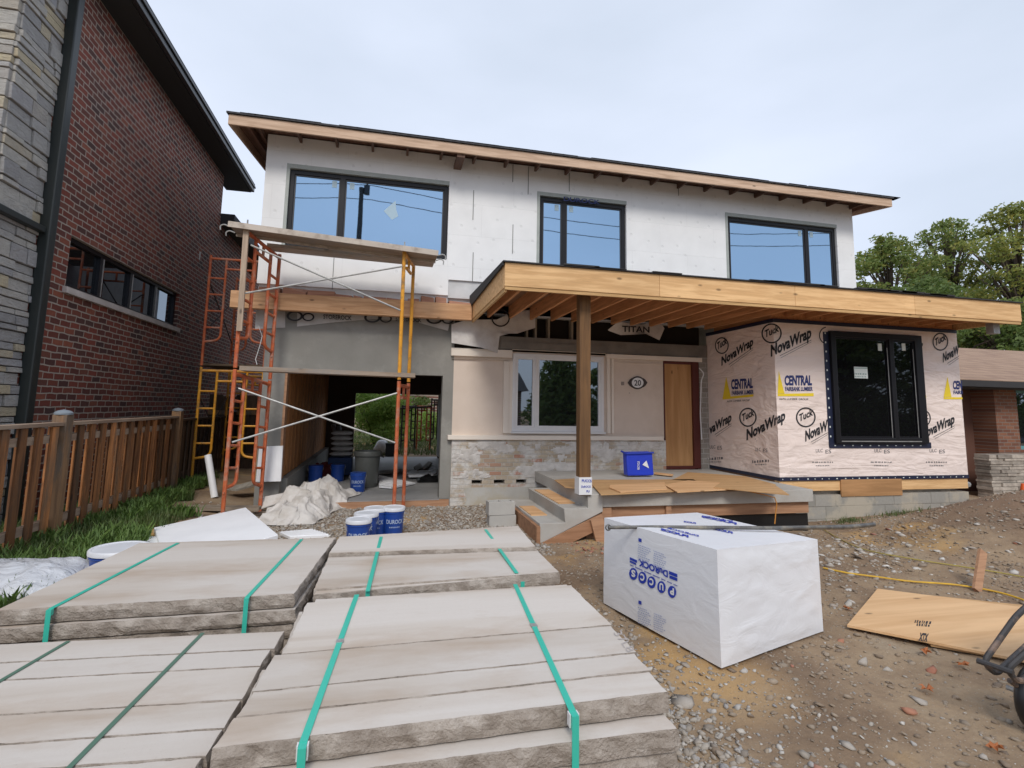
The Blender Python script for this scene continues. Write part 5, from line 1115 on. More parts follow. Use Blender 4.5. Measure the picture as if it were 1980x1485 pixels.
# blocks by the steps
def cblock(loc,label,rot=0):
    mb=MB();L2,W2,H2=.20,.10,.19
    mb.wall(-L2,L2,-W2,W2,0,H2,[(-L2+.035,-.02,-W2+.03,W2-.03),(.02,L2-.035,-W2+.03,W2-.03)])
    V=[(x,z,y) for x,y,z in mb.v]
    q=MB();c_,s_=math.cos(rot),math.sin(rot);q.add([(loc[0]+x*c_-z*s_,loc[1]+x*s_+z*c_,loc[2]+y) for x,y,z in [(v[0],v[2],v[1]) for v in [(a,b,c2) for a,b,c2 in V]]],[f[::-1] for f in mb.f])
    return q
for k,(lb,rt,dx) in enumerate((('lower grey hollow concrete block beside the porch steps',.0,.0),('upper grey hollow concrete block beside the porch steps',.06,-.02))):
    x_,y_=at(972,1020,Z=-.15)[:2]
    mb=MB();mb.wall(-.2,.2,-.1,.1,0,.19,[(-.165,-.02,-.07,.07),(.02,.165,-.07,.07)])
    q=MB();c_,s_=math.cos(rt),math.sin(rt)
    vs=[(x_+dx+a*c_-b*s_,y_+.1+a*s_+b*c_,-.17+.195*k+y) for a,y,b in mb.v]
    q.add(vs,mb.f);q.build('concrete_block',MW['conc'],label=lb,cat='block',group='hollow blocks beside the steps',bevel=.004)
# blue recycling bin on the porch
mb=MB();Y0,Y1=8.62,8.78;a=at(1214,919,Y=Y0);b=at(1265,919,Y=Y0);c_=at(1262,875,Y=Y0+.02);d=at(1211,877,Y=Y0+.02)
z0_=.475
P=[(a[0],Y0,z0_),(b[0],Y0,z0_),(b[0]-.02,Y1,z0_),(a[0]-.01,Y1,z0_),(d[0],Y0+.02,d[2]),(c_[0],Y0+.02,c_[2]),(c_[0]-.02,Y1-.02,c_[2]+.02),(d[0]-.02,Y1-.02,d[2]+.03)]
mb.hexa(P);BN=mb.build('recycling_bin',M('royal_blue_plastic',(.02,.05,.55),(.018,.045,.48),3,.35,b=.02),label='royal blue recycling bin standing on the porch against the old brick base',cat='bin',bevel=.025)
wb=lambda u,v:at(u,v,Y=Y0-.006);mb=MB();ppoly(mb,[(1250,890.5),(1242,898.5),(1255,905.5)],wb)
mb.build('recycling_mark',MW['white'],BN);mb=MB();ptext(mb,'RECYCLE',(1236.5,908),(1236.5,892),(1232.5,908),wb,.02);each(mb,'print',MW['white'],BN)
mb=MB();q=MB();q.bar((P[4][0]-.012,Y0+.005,P[4][2]),(P[5][0]+.012,Y0+.005,P[5][2]),.03,.03);q.bar((P[4][0]-.01,Y0+.01,P[4][2]),(P[7][0]-.01,Y1,P[7][2]),.03,.03);q.build('rim',MW['inkblue'],BN,bevel=.008)
# plywood sheet on the ground
cs=[at(*q,Z=-.10) for q in((1638,1208),(1697,1138),(2010,1178),(2010,1282))]
for k,(c2,l) in enumerate(((cs,'upper tan plywood sheet lying on the dirt at the right with a black grade stamp'),)):
    mb=MB();mb.slab([tuple(q) for q in c2],.018,(0,0,1));PS=mb.build('plywood_sheet',wood('fir_plywood_sheet',(.78,.50,.265),(.66,.39,.185),'x',.22,isl=.0),label=l,cat='plywood sheet')
cs2=[at(*q,Z=-.121) for q in((1690,1150),(1694,1140),(2010,1173),(2010,1282),(1800,1245))]
mb=MB();mb.slab([tuple(q) for q in cs2],.018,(0,0,1));mb.build('plywood_sheet',MW['ply2'],label='lower plywood sheet almost hidden beneath the stamped one',cat='plywood sheet')
mb=MB();wp=lambda u,v:at(u,v,Z=-.0985);ptext(mb,'XTX',(1776,1238),(1793,1240),(1779,1224),wp,.05);pbars(mb,(1768,1204),(1802,1207),(1770,1198),wp,3);pbars(mb,(1772,1210),(1800,1212),(1773,1205),wp,5);each(mb,'grade_stamp',MW['ink'],PS)
# scrap of lumber, cords
mb=MB();a=at(1886,1113,Z=0);g0=gz(a[0],a[1]);g1=at(1900,1066,Y=a[1]+.15);mb.bar((a[0],a[1],g0+.0),g1,.085,.03,(0,-1,.3));mb.build('timber_offcut',MW['form'],label='short timber offcut sticking up out of the dirt mound on the right',cat='offcut')
def cord(name,px,label,mat,r=.009):
    pts=[]
    for u,v in px:
        z=0
        for _ in range(12):
            q=at(u,v,Z=z);z=z*.4+.6*(gz(q[0],q[1])+.02*fbm(q[0]*1.1,q[1]*1.1)+.02)
        pts.append(Vector((q[0],q[1],z)))
    out=[]
    for i in range(len(pts)-1):
        for k in range(8):
            t=k/8;a,b,c_,d=pts[max(i-1,0)],pts[i],pts[i+1],pts[min(i+2,len(pts)-1)]
            out.append(.5*((2*b)+(c_-a)*t+(2*a-5*b+4*c_-d)*t*t+(3*b-a-3*c_+d)*t**3))
    mb=MB();mb.tube(out,r,7);return mb.build(name,mat,label=label,cat='cord',smooth=True)
yc=M('yellow_cord_rubber',(.70,.42,.03),(.55,.32,.03),9,.6,b=0)
cord('extension_cord',[(1592,1098),(1640,1108),(1700,1116),(1760,1124),(1850,1131),(1930,1145),(1985,1162)],'thicker yellow extension cord crossing the rubble between bundle and plywood',yc,.009)
cord('extension_cord',[(1590,1022),(1620,1040),(1670,1062),(1760,1080),(1850,1094),(1920,1105),(1985,1117)],'thinner dull yellow cord running over the dirt mound on the right',M('dull_yellow_rope',(.42,.33,.08),(.3,.24,.06),9,.8,b=0),.007)
mb=MB();mb.tube([Vector(at(u,v,Y=6.98)) for u,v in((1440,948),(1470,955),(1498,962),(1502,975),(1500,990),(1498,1013))],.008,6);mb.build('extension_cord',M('orange_cord_rubber',(.65,.28,.05),rough=.6,b=0),label='orange cord drooping over the right end of the porch slab',cat='cord',smooth=True)
mb=MB();R=at(1978,950,Z=.3);a=at(1979,945,Y=8.2);mb.lathe([(.16,-.35),(.16,-.33),(.11,-.33),(.03,.1),(.0,.1)],a,20);mb.build('traffic_cone',flat('safety_orange',(.75,.12,.02),.5),label='orange cone peeking in at the right edge by the stone planter',cat='cone',smooth=True)
# wheelbarrow at right edge
WBc=at(1990,1338,Z=.05);wx,wy_=WBc[0]+.03,WBc[1]
R=thing('wheelbarrow','wheelbarrow cut by the right edge with a rusty bent tube frame and black tyre','wheelbarrow',(wx,wy_,gz(wx,wy_)))
g0=gz(wx,wy_)
mb=MB();prof=[]
def torus(mb,c_,R_,r_,ax,n=28,k=10):
    V=[]
    for i in range(n):
        t=2*PI*i/n
        for j in range(k):
            s=2*PI*j/k;rr=R_+r_*math.cos(s);V.append(Vector(c_)+Vector((ax.y*0+rr*math.cos(t)*ax.x,rr*math.cos(t)*ax.y,rr*math.sin(t)))+Vector((-ax.y,ax.x,0))*r_*.9*math.sin(s))
    mb.add(V,[(i*k+j,((i+1)%n)*k+j,((i+1)%n)*k+(j+1)%k,i*k+(j+1)%k) for i in range(n) for j in range(k)])
ax=Vector((1,.25,0)).normalized();torus(mb,(wx,wy_,g0+.17),.125,.045,ax);T2=mb.build('wheel',MW['black'],R,smooth='full')
mb=MB();torus(mb,(wx,wy_,g0+.17),.07,.02,ax,18,8);mb.tube([Vector((wx,wy_,g0+.17))-Vector((-ax.y,ax.x,0))*.12,Vector((wx,wy_,g0+.17))+Vector((-ax.y,ax.x,0))*.12],.015,8);mb.build('hub',MW['steel'],T2,smooth='full')
rust=M('rusty_black_tube',(.035,.033,.033),(.05,.045,.045),6,.5,b=.2,dirt=(.26,.17,.12),dsc=7)
yw=wy_-.02
mb=MB()
for s_ in(-.085,.085):
    dv=Vector((-ax.y,ax.x,0))*s_
    P1=Vector(at(1924,1287,Y=yw))+dv*.6;P2=Vector(at(1946,1312,Y=yw))+dv*.6;P0=Vector(at(2000,1203,Y=yw))+dv;P3=Vector(at(1990,1278,Y=yw))+dv
    mb.tube(bend([P0+Vector((.5,.1,.15)),P0,P1,P2,P3+Vector((.4,.1,.05))],.06,6),.016,8)
a_,b_=Vector(at(1924,1289,Y=yw)),Vector(at(1924,1289,Y=yw));mb.tube([a_-Vector((-ax.y,ax.x,0))*.08,a_+Vector((-ax.y,ax.x,0))*.08],.016,8)
mb.tube([Vector(at(1952,1316,Y=yw)),Vector((wx,wy_,g0+.17))],.014,8)
mb.build('tube_frame',rust,R,smooth=True)
mb=MB();tx=wx+.75;mb.hexa([(tx,wy_-.2,g0+.35),(tx+.7,wy_-.2,g0+.35),(tx+.7,wy_+.2,g0+.35),(tx,wy_+.2,g0+.35),(tx-.25,wy_-.33,g0+.62),(tx+.95,wy_-.33,g0+.62),(tx+.95,wy_+.33,g0+.62),(tx-.25,wy_+.33,g0+.62)]);mb.build('tray',flat('green_tray',(.03,.08,.05),.5),R,bevel=.03)
# ---------------------------------------------------------------- bungalow on the right
BG=thing('bungalow','low brick bungalow with brown shingle roof beyond the right side of the house','house',(14,10,-.2))
bb=brick('orange_brown_brick','x',.22,.075,[(.16,.06,.035),(.24,.095,.05),(.30,.13,.075),(.13,.05,.035),(.22,.08,.045)],(.22,.19,.16),.008,.7,.01)
mb=MB();mb.box(11.9,24,9.9,14,-.5,2.25);mb.build('brick_wall',flat('shaded_brown_brick',(.14,.065,.045),.9),BG)  # flat dark brick colour holds the shade of the recessed side
x_=at(1925,800,Y=9.4)[0];xw=at(1968,800,Y=9.4)[0];mb=MB();mb.box(x_,xw,9.4,9.9,-.5,2.22);mb.box(xw+1.4,24,9.4,9.9,-.5,2.22);mb.box(xw,xw+1.4,9.4,9.9,-.5,.85);mb.build('brick_front',bb,BG)
mb=MB();mb.wall(xw,xw+1.4,.85,2.2,9.45,9.6,[(xw+.07,xw+1.33,.92,2.12)]);W=mb.build('window',flat('teal_window_trim',(.12,.30,.32),.5),BG,label='teal trimmed window at the right edge');mb=MB();mb.box(xw+.06,xw+1.34,9.53,9.54,.91,2.13);mb.build('pane',MW['glm'],W)
# stone planter wall
mb=MB();random.seed(8);xs0=at(1915,930,Y=9.0)[0];z=-.6
while z<.72:
    h=random.uniform(.045,.085);x=xs0+random.uniform(0,.05)
    while x<xs0+3:
        l=random.uniform(.15,.5);mb.box(x,x+l-.008,9.0-random.uniform(0,.04),9.3,z,z+h-.008);x+=l
    z+=h
mb.build('stone_planter',M('layered_grey_stone',(.46,.41,.35),(.30,.26,.22),8,.9,b=.6,isl=.35),BG)
mb=MB();mb.box(xs0+.12,xs0+3,9.05,9.3,-.6,.70);mb.build('planter_core',MW['membrane'],BG)
rz=2.30;re=at(1980,682,Y=14)[2]
mb=MB();mb.hexa([(11.2,8.9,rz),(26,8.9,rz),(26,14,re),(11.2,14,re),(11.2,8.9,rz+.05),(26,8.9,rz+.05),(26,14,re+.05),(11.2,14,re+.05)]);mb.hexa([(11.2,14,re),(26,14,re),(26,19,rz),(11.2,19,rz),(11.2,14,re+.05),(26,14,re+.05),(26,19,rz+.05),(11.2,19,rz+.05)])
m_=brick('brown_shingles','x',.3,.09,[(.32,.20,.13),(.42,.275,.185),(.37,.24,.16),(.28,.17,.115)],(.20,.125,.085),.007,.3,.01);mb.build('roof',m_,BG)
mb=MB();mb.box(11.2,26,8.82,8.898,rz-.10,rz+.03);mb.box(11.25,26,8.9,9.9,rz-.12,rz-.09);mb.build('eave',MW['membrane'],BG)
mb=MB();mb.prism([(9.9,2.25),(14,2.25),(14,re-.02)],'x',11.9,12.1);mb.build('gable_wall',bb,BG)
mb=MB();mb.box(10.35,10.5,7.9,8.05,.30,.36);mb.tube([(10.3,7.97,.33),(10.55,7.97,.33)],.05,8);mb.build('vent_outlet',MW['steel'],H,smooth=True)
# ---------------------------------------------------------------- vegetation
def leafmat(name,cols,tr=.45):
    m=bpy.data.materials.new(name);m.use_nodes=True;nt=m.node_tree;p=nt.nodes['Principled BSDF']
    g=nt.nodes.new('ShaderNodeNewGeometry');c=ramp(nt,g.outputs['Random Per Island'],[(i/(len(cols)-1),q) for i,q in enumerate(cols)])
    n=tex(nt,'Noise',.5,detail=3);c=mixc(nt,mmath(nt,'MULTIPLY',n.outputs[0],.7),c,tuple(x*.6 for x in cols[len(cols)//2]))
    nt.links.new(c,p.inputs['Base Color']);p.inputs['Roughness'].default_value=.6
    t=nt.nodes.new('ShaderNodeBsdfTranslucent');nt.links.new(c,t.inputs[0]);mx=nt.nodes.new('ShaderNodeMixShader');mx.inputs[0].default_value=tr
    nt.links.new(p.outputs[0],mx.inputs[1]);nt.links.new(t.outputs[0],mx.inputs[2]);nt.links.new(mx.outputs[0],nt.nodes['Material Output'].inputs[0]);return m
GR=leafmat('tree_leaves',[(.13,.19,.05),(.23,.30,.07),(.17,.25,.06),(.32,.35,.09),(.38,.33,.08)])
GD=leafmat('dark_leaves',[(.09,.14,.035),(.14,.21,.05),(.19,.26,.065)])
GB=leafmat('bush_leaves',[(.18,.33,.06),(.28,.45,.09),(.38,.52,.12),(.24,.36,.08)])
bark=M('bark',(.10,.075,.055),(.06,.045,.035),6,.95,stretch=(1,1,.3),b=.6)
def leaves(name,mat,root,clumps,n,size,wind=(0,0,0),seed=0,flat_=.6):
    r=np.random.default_rng(seed);cl=np.array([c[:3] for c in clumps]);rad=np.array([c[3] for c in clumps]);w=rad**2.2;w/=w.sum()
    idx=r.choice(len(cl),n,p=w);d=r.normal(size=(n,3));d/=np.linalg.norm(d,axis=1)[:,None]
    rr=rad[idx]*(r.random(n)**.45);c=cl[idx]+d*rr[:,None]*np.array([1,1,flat_])
    sz=size*r.uniform(.6,1.4,n);a=r.normal(size=(n,3))+np.array(wind)*2.2;a/=np.linalg.norm(a,axis=1)[:,None];b=r.normal(size=(n,3));b-=a*(a*b).sum(1)[:,None];b/=np.linalg.norm(b,axis=1)[:,None]
    A=a*sz[:,None];B=b*sz[:,None]*.42
    V=np.stack([c-A*.5,c+B*.5,c+A*.5,c-B*.5],1).reshape(-1,3)-np.array(rootloc(root))
    me=bpy.data.meshes.new(name);me.vertices.add(len(V));me.vertices.foreach_set('co',V.ravel());me.loops.add(4*n);me.loops.foreach_set('vertex_index',np.arange(4*n));me.polygons.add(n);me.polygons.foreach_set('loop_start',np.arange(n)*4);me.polygons.foreach_set('loop_total',np.full(n,4));me.update(calc_edges=True)
    me.materials.append(mat);o=bpy.data.objects.new(name,me);COL.objects.link(o);o.parent=root;return o
def tree(label,base,h,rad,n,size,mat,seed,crown0=.3,group=None,wind=(.6,0,.2),conifer=False,ncl=95,name='tree'):
    random.seed(seed);R=thing(name,label,'tree',base,group);b=Vector(base);mb=MB();mb.tube([b,b+Vector((.05*h*.3,0,h*.35)),b+Vector((0,.1,h*.6)),b+Vector((.1,0,h*.85))],[h*.026,h*.02,h*.012,h*.004],9);cl=[]
    for k in range(ncl):
        t=crown0+(1-crown0)*(k+.5)/ncl
        if conifer: R_=rad*(1.02-t)*1.25;a=k*2.4;q=Vector((math.cos(a)*R_*.6,math.sin(a)*R_*.6,h*t));cr_=max(.25,R_*.55)
        else:
            pr_=math.sin(PI*min(1,max(0,(t-crown0)/(1-crown0)))**.75)**.6;a=k*2.4+random.uniform(-.4,.4);R_=rad*pr_*random.uniform(.35,1);q=Vector((math.cos(a)*R_,math.sin(a)*R_,h*t+random.uniform(-.3,.3)));cr_=rad*random.uniform(.10,.24)
        cl.append((*(b+q),cr_))
        if k%2==0 or conifer is False: mb.tube([b+Vector((0,0,h*max(.15,t-.28))),b+Vector((q.x*.5,q.y*.5,h*(t-.1))),b+q],[h*.009,h*.006,h*.002],5)
    mb.build('trunk',bark,R,smooth='full');leaves('crown',mat,R,cl,n,size*.9,wind,seed,.48);return R
tg='trees standing behind the bungalow'
tree('tall tree right of the roof corner with wind blown leaves',(at(1725,600,Y=27)[0],27,-.3),12.8,5.2,19000,.30,GR,5,.12,tg)
tree('tallest yellowing tree at the right edge behind the canopy end',(at(1975,600,Y=26)[0],26,-.3),15.6,5.8,21000,.30,leafmat('yellowing_leaves',[(.13,.19,.045),(.23,.30,.07),(.32,.35,.08),(.44,.38,.08),(.18,.26,.06)]),8,.10,tg)
tree('broad tree between the two taller ones beyond the upper roof corner',(at(1840,600,Y=31)[0],31,-.3),16.4,5.6,20000,.32,GR,12,.10,tg)
tree('dense lower tree directly above the bungalow roof',(at(1800,640,Y=22)[0],22,-.3),8.6,4.6,15000,.28,GD,14,.08,tg)
tree('dark tree filling the gap under the canopy end',(at(1950,640,Y=20)[0],20,-.3),7.5,4.0,12000,.26,GR,15,.08,tg)
# back yard
def bush(label,x,y,w_,h,n,size,mat,seed,name='bush',group=None):
    random.seed(seed);R=thing(name,label,'bush',(x,y,-.05),group);cl=[(x+random.uniform(-w_,w_)*.7,y+random.uniform(-.5,.5),h*random.uniform(.15,.85),random.uniform(.3,.5)*min(w_,h)*.8) for _ in range(16)]
    mb=MB()
    for k in range(6): mb.tube([(x+random.uniform(-.1,.1),y,-.05),(x+random.uniform(-w_,w_)*.6,y+random.uniform(-.3,.3),h*.8)],[.03,.01],6)
    mb.build('stem',bark,R);leaves('foliage',mat,R,cl,n,size,(0,0,.2),seed,1);return R
x_=at(722,860,Y=22)[0];bush('big green shrub behind the rear garage opening',x_+.1,22,1.6,2.3,9000,.13,GB,3)
bush('darker shrub at the left of the rear garage opening',at(700,850,Y=25)[0]-.8,25,1.6,3.4,6000,.15,GD,4)
bush('low shrub behind the back yard scaffold',at(810,870,Y=25)[0],25,1.8,1.3,5000,.12,GB,6)
tree('garden tree far behind the garage',(at(730,800,Y=33)[0],33,-.2),9,4.5,9000,.30,GD,22,.1)
mb=MB();FH=thing('far_house','grey roofed brick house beyond the back yard','house',(5,36,-.2));mb.box(1.5,12,36,42,-.2,3.0);mb.build('brick_wall',brk,FH);mb=MB();mb.prism([(35.6,3.0),(39,5.2),(42.4,3.0)],'x',1,12.4);mb.build('roof',MW['shingle'],FH)
# grass: near the fence and on the back lawn
def blades(name,pts,h,wd,mat,label,seed):
    r=np.random.default_rng(seed);n=len(pts);P=np.array(pts);a=r.uniform(0,2*PI,n);hh=h*r.uniform(.4,1.3,n);L_=r.uniform(.2,.9,n)*hh;w_=wd*r.uniform(.6,1.3,n)
    dx=np.cos(a);dy=np.sin(a);z=np.zeros(n)
    t=lambda f,g:P+np.stack([dx*L_*f,dy*L_*f,hh*g],1);s=np.stack([-dy*w_,dx*w_,z],1)
    V=np.stack([P-s,P+s,t(.35,.6)+s*.7,t(.35,.6)-s*.7,t(1,1)],1).reshape(-1,3);i=np.arange(n)*5
    me=bpy.data.meshes.new(name);me.from_pydata(V.tolist(),[],[q for k in i.tolist() for q in((k,k+1,k+2,k+3),(k+3,k+2,k+4))]);me.materials.append(mat);o=bpy.data.objects.new(name,me);COL.objects.link(o);o['kind']='stuff';o['label']=label;return o
GG=leafmat('grass_blades',[(.055,.10,.025),(.09,.155,.04),(.13,.19,.05),(.17,.17,.07)],.25)
pts=[];r=np.random.default_rng(4)
while len(pts)<26000:
    x,y=r.uniform(-4.1,-2.0),r.uniform(3.5,12)
    lim=-2.55+.25*fbm(x,y*1.3)+(.25 if y<6.5 else 0)-(.45 if y>8.5 else 0)
    if x>lim or fbm(x*2.2,y*2.2,3)<-.28+.3*(x+3.3): continue
    pts.append((x,y,gz(x,y)-.01))
blades('grass',pts,.15,.0055,GG,'green grass and weeds along the foot of the fence',1)
pts=[(x,y,gz(x,y)) for x,y in zip(r.uniform(-3,6,16000),r.uniform(18.3,32,16000))];blades('grass',pts,.16,.012,GG,'back lawn grass beyond the garage',2)
pts=[]
for cx_,cy_,s_ in((8.3,7.45,.22),(7.4,7.5,.15),(9.6,5.6,.12),(6.2,2.9,.07),(-1.9,8.2,.15),(10.3,6.6,.3)):
    for _ in range(260): x,y=cx_+r.normal()*s_,cy_+r.normal()*s_*.6;pts.append((x,y,gz(x,y)))
blades('grass',pts,.07,.004,GG,'sparse weeds sprouting on the dirt and along the block wall',3)
pts=[]
while len(pts)<5200:
    x,y=r.uniform(-3.4,-2.2),r.uniform(4.6,11)
    if fbm(x*1.7,y*1.7,8)<-.02 or x>-2.5+.25*fbm(x,y*1.3)-(.5 if y>8.5 else 0): continue
    pts.append((x,y,gz(x,y)+.02))
blades('weeds',pts,.15,.016,leafmat('weed_leaves',[(.09,.17,.04),(.14,.24,.05),(.20,.30,.08)],.3),'broad leaved weeds growing between the grass at the fence',9)
rt=Vector((-3,6,0));
# ---------------------------------------------------------------- stones
PHI=(1+5**.5)/2;IC=np.array([(-1,PHI,0),(1,PHI,0),(-1,-PHI,0),(1,-PHI,0),(0,-1,PHI),(0,1,PHI),(0,-1,-PHI),(0,1,-PHI),(PHI,0,-1),(PHI,0,1),(-PHI,0,-1),(-PHI,0,1)])/1.9
IF=np.array([(0,11,5),(0,5,1),(0,1,7),(0,7,10),(0,10,11),(1,5,9),(5,11,4),(11,10,2),(10,7,6),(7,1,8),(3,9,4),(3,4,2),(3,2,6),(3,6,8),(3,8,9),(4,9,5),(2,4,11),(6,2,10),(8,6,7),(9,8,1)])
def stones(name,xy,size,mat,label,seed,flatz=.6,sink=.3,kind='stuff'):
    r=np.random.default_rng(seed);n=len(xy);s=size*np.exp(np.clip(r.normal(0,.5,n),-1.2,.95));sc=np.stack([s*r.uniform(.7,1.3,n),s*r.uniform(.7,1.3,n),s*r.uniform(flatz*.6,flatz*1.2,n)],1)
    V=IC[None]*(1+r.normal(0,.26,(n,12,1)))+r.normal(0,.10,(n,12,3));V=V*sc[:,None];a=r.uniform(0,2*PI,n);c,sn=np.cos(a)[:,None],np.sin(a)[:,None];X=V[...,0]*c-V[...,1]*sn;Y=V[...,0]*sn+V[...,1]*c
    t=r.normal(0,.25,(n,1));Z=V[...,2]+X*t
    z0=np.array([gz(x,y)+.02*fbm(x*1.1,y*1.1)+.011*fbm(x*5,y*5,3) for x,y in xy])
    P=np.stack([X+np.array(xy)[:,0:1],Y+np.array(xy)[:,1:2],Z+z0[:,None]+sc[:,2:3]*(1-sink*2)],2).reshape(-1,3);F=(IF[None]+np.arange(n)[:,None,None]*12).reshape(-1)
    me=bpy.data.meshes.new(name);me.vertices.add(len(P));me.vertices.foreach_set('co',P.ravel());m_=n*20;me.loops.add(m_*3);me.loops.foreach_set('vertex_index',F);me.polygons.add(m_);me.polygons.foreach_set('loop_start',np.arange(m_)*3);me.polygons.foreach_set('loop_total',np.full(m_,3));me.update(calc_edges=True)
    me.materials.append(mat);o=bpy.data.objects.new(name,me);COL.objects.link(o);o['kind']=kind;o['label']=label;return o
def stonemat(name,cols):
    m,nt,p=newmat(name);g=nt.nodes.new('ShaderNodeNewGeometry');c=ramp(nt,g.outputs['Random Per Island'],[(i/(len(cols)-1),q) for i,q in enumerate(cols)]);n=tex(nt,'Noise',40,detail=5);c=mixc(nt,mmath(nt,'MULTIPLY',n.outputs[0],.5),c,(.2,.18,.16));nt.links.new(c,p.inputs['Base Color']);p.inputs['Roughness'].default_value=.9;return m
SG=stonemat('crushed_gravel',[(.24,.20,.16),(.38,.33,.27),(.46,.42,.36),(.32,.26,.20),(.62,.58,.52),(.28,.27,.27)])
SR=stonemat('plaster_rubble',[(.40,.35,.29),(.58,.54,.48),(.32,.26,.20),(.70,.67,.62),(.28,.21,.15)])
SB=stonemat('brick_chips',[(.38,.12,.06),(.46,.18,.09),(.30,.10,.07),(.50,.26,.16)])
r=np.random.default_rng(12)
def reg(n,x0,x1,y0,y1,cond=None,dens=None):
    o=[]
    while len(o)<n:
        x,y=r.uniform(x0,x1),r.uniform(y0,y1)
        if dens is not None and r.random()>dens(x,y):continue
        o.append((x,y))
    return o
stones('gravel',reg(15000,-1.9,2.1,6.4,9.6),.012,SG,'grey crushed stone spread in front of the garage',1)
stones('gravel',reg(5200,.9,2.6,1.6,4.9,dens=lambda x,y:math.exp(-((x-1.45-.12*(4-y))/.30)**2)*.9+.06),.010,SG,'band of grey pebbles beside the right edge of the nearest slab stack',2)
stones('gravel',reg(6000,1.2,10.5,1.6,7.6,dens=lambda x,y:.12+.88*max(0,fbm(x*.9,y*.9,5)+.1))*(.25 if x>7.6 and y>5 else 1),.0062,SG,'loose small stones scattered over the dirt yard',3)
stones('rubble',reg(520,3.6,8.2,4.3,7.5,dens=lambda x,y:min(1,.95*math.exp(-((y-5.5-.25*(x-5))/.6)**2)*math.exp(-((x-5.6)/1.6)**2)+.06)),.019,SR,'pale plaster and stone rubble in the yard near the wrapped front room',4,.45)
stones('rubble',reg(60,1.8,6.5,2.0,4.6),.014,SR,'scattered pale stones in the near right yard',5,.5)
stones('brick_fragments',reg(46,2.0,9.5,2.2,6.8),.018,SB,'orange brick fragments scattered on the dirt',6,.5)
stones('brick_fragments',reg(22,2.35,2.95,6.2,6.9),.025,SB,'broken red brick pieces at the foot of the porch steps',7,.5)
stones('rubble',reg(160,-3.2,-1.2,7.3,9.6),.018,SR,'pale debris around the left scaffold feet',8,.5)
stones('rubble',reg(60,8.2,11,5.2,7.4),.016,SR,'stones on the dirt mound at the right',9,.5)
stones('dirt_clods',reg(9000,1.2,10.8,1.6,7.6,dens=lambda x,y:.2+.8*max(0,fbm(x*1.3,y*1.3,9)+.25)),.011,stonemat('dirt_clod_earth',[(.17,.12,.08),(.28,.2,.13),(.36,.28,.2),(.22,.17,.12)]),'small clods of brown earth over the yard',11,.5,.35)
# a few larger pieces one can point to
for (u,v,s_,l) in((1323,1352,.045,'flat grey rock right beside the nearest slab stack'),(1668,1278,.035,'pale oblong stone in the open dirt right of the white bundle'),(1714,1286,.03,'rounded pale stone on the dirt below the plywood sheet'),(1778,1350,.035,'light grey stone in the lower right dirt'),(1900,1462,.045,'pale broken stone at the bottom right corner')):
    q=at(u,v,Z=-.13);o=stones('rock',[(q[0],q[1])],s_,SR,l,int(u),.5);del o['kind'];o['category']='rock'
LM=leafmat('fallen_leaf',[(.42,.10,.03),(.50,.17,.05),(.36,.08,.03)],.1)
for k,(u,v,l) in enumerate(((1862,1288,'curled orange leaf right of two others below the plywood edge'),(1790,1262,'small reddish leaf at the lower plywood edge'),(1792,1335,'single orange leaf lying on bare dirt'),(1925,1448,'orange leaf near the bottom right corner'),(1640,1178,'reddish leaf left of the plywood sheet'))):
    q=at(u,v,Z=-.13);z_=gz(q[0],q[1])+.03;mb=MB();random.seed(k)
    n=14;ring=[(q[0]+.045*math.cos(2*PI*i/n)*(1 if i%2 else .55),q[1]+.04*math.sin(2*PI*i/n)*(1 if i%2 else .55),z_+random.uniform(-.01,.025)) for i in range(n)]
    mb.add([(q[0],q[1],z_)]+ring,[(0,i+1,(i+1)%n+1) for i in range(n)]);mb.build('leaf',LM,label=l,cat='leaf',group='fallen orange leaves')
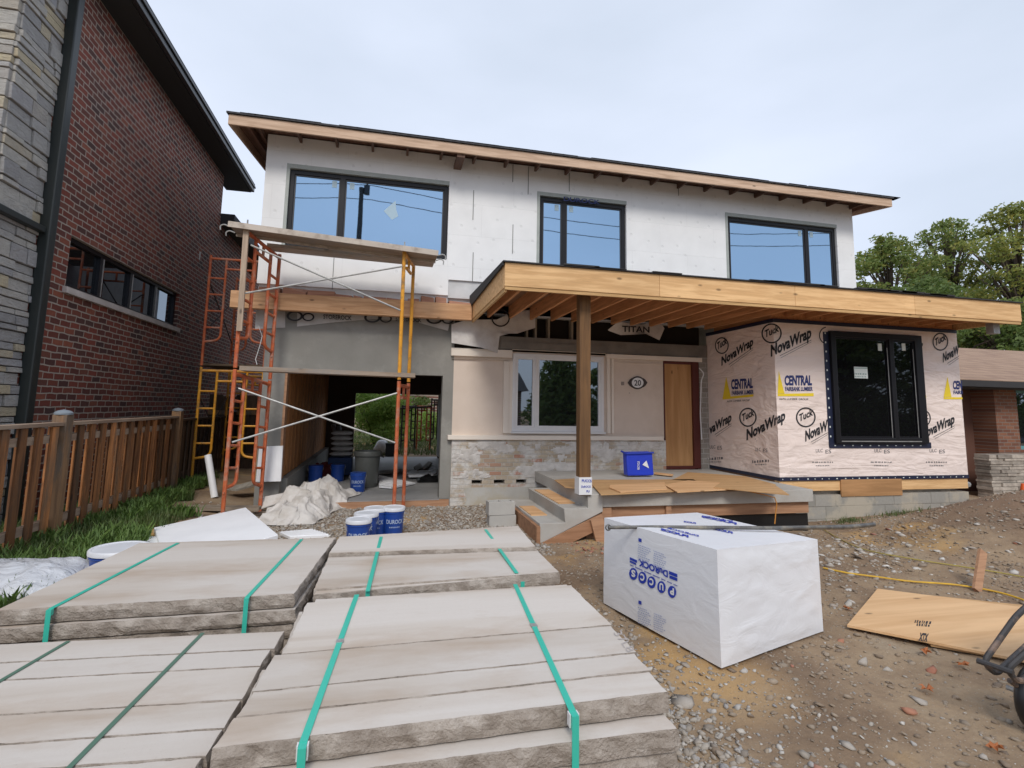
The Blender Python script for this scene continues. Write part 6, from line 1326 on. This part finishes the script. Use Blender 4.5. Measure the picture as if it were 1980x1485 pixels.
# ---------------------------------------------------------------- across the street (behind the camera, seen in the window glass)
UP=thing('utility_pole','wooden utility pole with transformer mirrored in the big upper window','pole',(0,-10,-.1))
pxp=at(697,400,Y=9.6);xx_=pxp[0]/9.6*(9.6*2+10)
def zre(z): return 1.6+(z-1.6)/9.6*(29.2)
UP.location=(xx_,-10,-.1);zt_=zre(5.46)
mb=MB();mb.tube([(xx_,-10,-.1),(xx_,-10,zt_)],[.17,.12],12);mb.build('shaft',flat('dark_wood_pole',(.04,.033,.028),.9),UP)
mb=MB();mb.lathe([(.0,0),(.16,.02),(.16,.5),(.06,.56),(.05,.75),(.0,.8)],(xx_+.28,-10,zt_-.35),14);mb.tube([(xx_,-10,zt_-.1),(xx_+.28,-10,zt_-.1)],.03,6);mb.build('transformer',MW['black'],UP)
for k,(za,l) in enumerate(((.25,'upper power line mirrored in the upper windows'),(-.55,'lower power line mirrored in the upper windows'))):
    mb=MB();mb.tube([(x,-10+.02*x,zt_+za-1.1*math.sin(PI*((x-xx_)%32)/32)) for x in np.linspace(xx_-32,xx_+64,60)],.022,5);mb.build('power_line',MW['black'],label=l,cat='cable')
bt='street trees mirrored in the window glass'
for k,(x,y,h,rd,cf,l) in enumerate(((13.2,-20,8.6,2.6,True,'conifer mirrored in the living room window'),(27,-19,9.5,5,False,'large street tree mirrored left in the bay window'),(37,-21,11,6,False,'large street tree mirrored in the middle of the bay window'),(47,-18,10,6,False,'large street tree mirrored right in the bay window'),(32,-17,8,4.5,False,'small dense tree added to darken the lower bay window'),(42,-16,8.5,5,False,'second small dense tree added to darken the lower bay window'),(57,-20,11,7,False,'far street tree added to darken the bay window edge'),(20,-24,6.5,4,False,'low street tree mirrored between conifer and large trees'))):
    tree(l,(x,y,-.2),h,rd,6000,.5,GD,50+k,.08,bt,conifer=cf,name='street_tree')  # small dense trees and far tree added to cover bright sky in bay glass
HG=thing('hedge','long hedge added across the street to darken the bay window reflection','hedge',(40,-14,-.1))  # unseen hedge added to block bright sky in the bay window reflection
leaves('foliage',GD,HG,[(20+k*1.1,-14.5+.3*math.sin(k),1.1,1.35) for k in range(36)],16000,.30,(0,0,0),77,1)
mb=MB();mb.box(19.5,60,-14.9,-14.2,-.1,1.6);mb.build('branches',bark,HG)
SH=thing('street_house','low house across the street mirrored in the lower windows','house',(6,-24,-.2));mb=MB();mb.box(-4,11,-30,-24,-.2,2.9);mb.build('wall',brk,SH);mb=MB();mb.prism([(-30.5,2.9),(-27,4.6),(-23.5,2.9)],'x',-4.5,11.5);mb.build('roof',MW['shingle'],SH)
mb=MB()
for x in(-2,2,7): mb.box(x,x+1.5,-24,-23.95,.9,2.2)
each(mb,'window',MW['gld'],SH)
mb=MB();mb.add([(-60,-16,-.06),(90,-16,-.06),(90,-8,-.06),(-60,-8,-.06)],[(0,1,2,3)]);mb.build('road',M('asphalt',(.06,.06,.06),(.045,.045,.045),8,.9),kind='structure')
# things that rest inside a group keep stable names
for o in list(bpy.data.objects):
    if o.type=='MESH' and o.parent is None and 'label' in o and 'category' not in o and o.get('kind')!='stuff': o['category']=o.name.split('.')[0].replace('_',' ')
